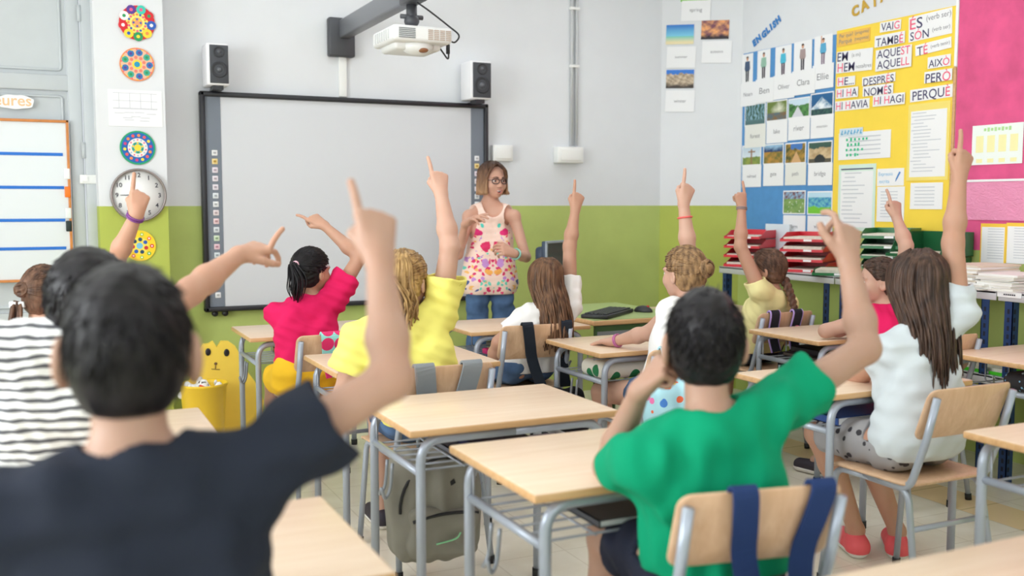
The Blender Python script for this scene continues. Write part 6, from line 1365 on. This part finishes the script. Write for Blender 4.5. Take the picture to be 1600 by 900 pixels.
p = person('teacher in a sleeveless floral blouse and jeans standing before the whiteboard', (2.545, 5.66), 168, 1.0, (770, 283, 6.22), 186, dict(stand=True, skin=(206, 162, 142), shw=.155, torso=.90, mouth=.9, h=.0032, hand=1.0, face=1, iris=(60, 44, 36), arm_r=.86, gaze=.0,
    shirt=dict(mat=floral, sleeve=0, off=.016, fold=.004, flare=.04, hemz=-.07, hem=.0, name='blouse', scoop=scoop, neck=.06, h=.005), pants=dict(mat=jeans, len=1.97, name='jeans', off=.008, top=.06),
    hair=dict(style='bob', mat=bobh, r=.0055, n=360, length=.085, spread=2.2, infl=.016, front=.0, slope=.55, ears=0, nape=-.07),
    armR=dict(sh=(733, 338, 6.20), el=(716, 398, 6.12), wr=(727, 350, 5.98), tip=(748, 336, 5.92), pose='open', n=(.3, -.2, -.9), t=(.3, -.6, .8)), armL=dict(sh=(803, 338, 6.18), el=(822, 402, 6.14), wr=(803, 396, 5.98), tip=(786, 390, 5.94), pose='hold', n=(-.1, .8, -.4), t=(-.2, 0, 1))))

HV, th = p['HV'], p['th']; fr_m = plain('dark_glasses_frame', (52, 42, 46), .3)
m = MB()
for sx in (-1, 1):
    m.tube([HV(sx * .032 + .0235 * math.copysign(abs(math.cos(a)) ** .8, math.cos(a)), .1 - .012 * abs(sx * .032 + .0235 * math.cos(a)) / .05, -.003 + .0165 * math.copysign(abs(math.sin(a)) ** .8, math.sin(a))) for a in np.linspace(0, 2 * PI, 29)], .0030, 6, cap=False)
    m.tube([HV(sx * .055, .087, .004), HV(sx * .075, .06, .004), HV(sx * .083, .0, .002)], .002, 6)
m.tube([HV(-.009, .1005, .002), HV(0, .103, .005), HV(.009, .1005, .002)], .002, 6); m.build('glasses', fr_m, th)
lipm = plain('rose_lips', (206, 124, 116), .35)
m = MB(); tubes(m, [HV(-.023, .081, -.0625), HV(-.008, .0905, -.0595), HV(0, .0915, -.0605), HV(.008, .0905, -.0595), HV(.023, .081, -.0625)], .0034, .0022, 6, 4); tubes(m, [HV(-.023, .081, -.0635), HV(-.009, .0885, -.079), HV(0, .0895, -.0805), HV(.009, .0885, -.079), HV(.023, .081, -.0635)], .0038, .0024, 6, 4); m.build('lips', lipm, th)
m = MB(); m.tube([HV(-.017, .0795, -.0645), HV(-.008, .0855, -.0645), HV(.008, .0855, -.0645), HV(.017, .0795, -.0645)], .0042, 6); m.build('teeth', plain('tooth_white', (240, 236, 228), .25), th)
m = MB(); m.sphere(HV(0, .074, -.068), (.015, .009, .008)); m.build('mouth_cavity', plain('mouth_dark', (90, 34, 36), .6), th)
bracelet(p, 'L', .86, .031, plain('mint_bangle', (150, 214, 200), .4), w=.006)
# ------------------------------------------------------------------ light, world, camera
def area(name, loc, rot, sx, sy, power, col=(1, 1, 1)):
    l = bpy.data.lights.new(name, 'AREA'); l.shape = 'RECTANGLE'; l.size = sx; l.size_y = sy; l.energy = power; l.color = col
    o = bpy.data.objects.new(name, l); o.location = loc; o.rotation_euler = rot; COL.objects.link(o); return o
t = NT('lamp_diffuser'); t.inp('Base Color', (1, 1, 1, 1)); t.inp('Emission Color', (.86, .94, 1, 1)); t.inp('Emission Strength', 3.6); lampm = t.m
for i, (x, y) in enumerate([(-.6, 2.3), (1.4, 2.3), (3.3, 2.3), (-.2, 3.8), (1.5, 3.8), (3.3, 3.8), (1.6, 5.2), (3.3, 5.2)]):  # unseen lamps, added and spaced to light the room
    lm = thing('added_ceiling_light', 'long fluorescent ceiling light in a white housing', 'light', (x, y, CEIL), group='ceiling lights')
    m = MB(); m.box((0, 0, -.03), (1.5, .30, .06), bev=.01); m.build('housing', wp, lm); m = MB(); m.box((0, 0, -.066), (1.42, .24, .012), bev=.004); m.build('diffuser', lampm, lm)
for (a, b), pw_ in zip(wins, (40, 95, 12)):   # daylight through the three windows
    area('window_daylight', (XL - .35, (a + b) / 2, 1.85), (0, -PI / 2, 0), 1.8, b - a, pw_, (.93, .975, 1))
area('window_daylight', ((RX0 + RX1) / 2, YR - .3, 1.85), (PI / 2, 0, 0), RX1 - RX0, 1.8, 30, (.93, .975, 1))  # added fill from behind the camera, shining in at the invented rear window
w = bpy.data.worlds.new('daylight'); SC.world = w; w.use_nodes = True; bg = w.node_tree.nodes['Background']; bg.inputs[0].default_value = (.9, .95, 1, 1); bg.inputs[1].default_value = .6
cam = bpy.data.cameras.new('camera'); co = bpy.data.objects.new('camera', cam); COL.objects.link(co)
cam.sensor_width = 36; cam.lens = 36 * FPX / 1600; cam.clip_start = .02
co.matrix_world = Matrix(((RT[0], UP[0], -FW[0], OC[0]), (RT[1], UP[1], -FW[1], OC[1]), (RT[2], UP[2], -FW[2], OC[2]), (0, 0, 0, 1)))
cam.dof.use_dof = True; cam.dof.focus_distance = 4.4; cam.dof.aperture_fstop = 2.1
SC.camera = co
vs_ = SC.view_settings; vs_.view_transform = 'Standard'; vs_.look = 'None'; vs_.exposure = 0.64; vs_.gamma = 1; vs_.use_curve_mapping = False
cy = SC.cycles; cy.use_denoising = True; cy.max_bounces = 8; cy.diffuse_bounces = 5; cy.sample_clamp_indirect = 8
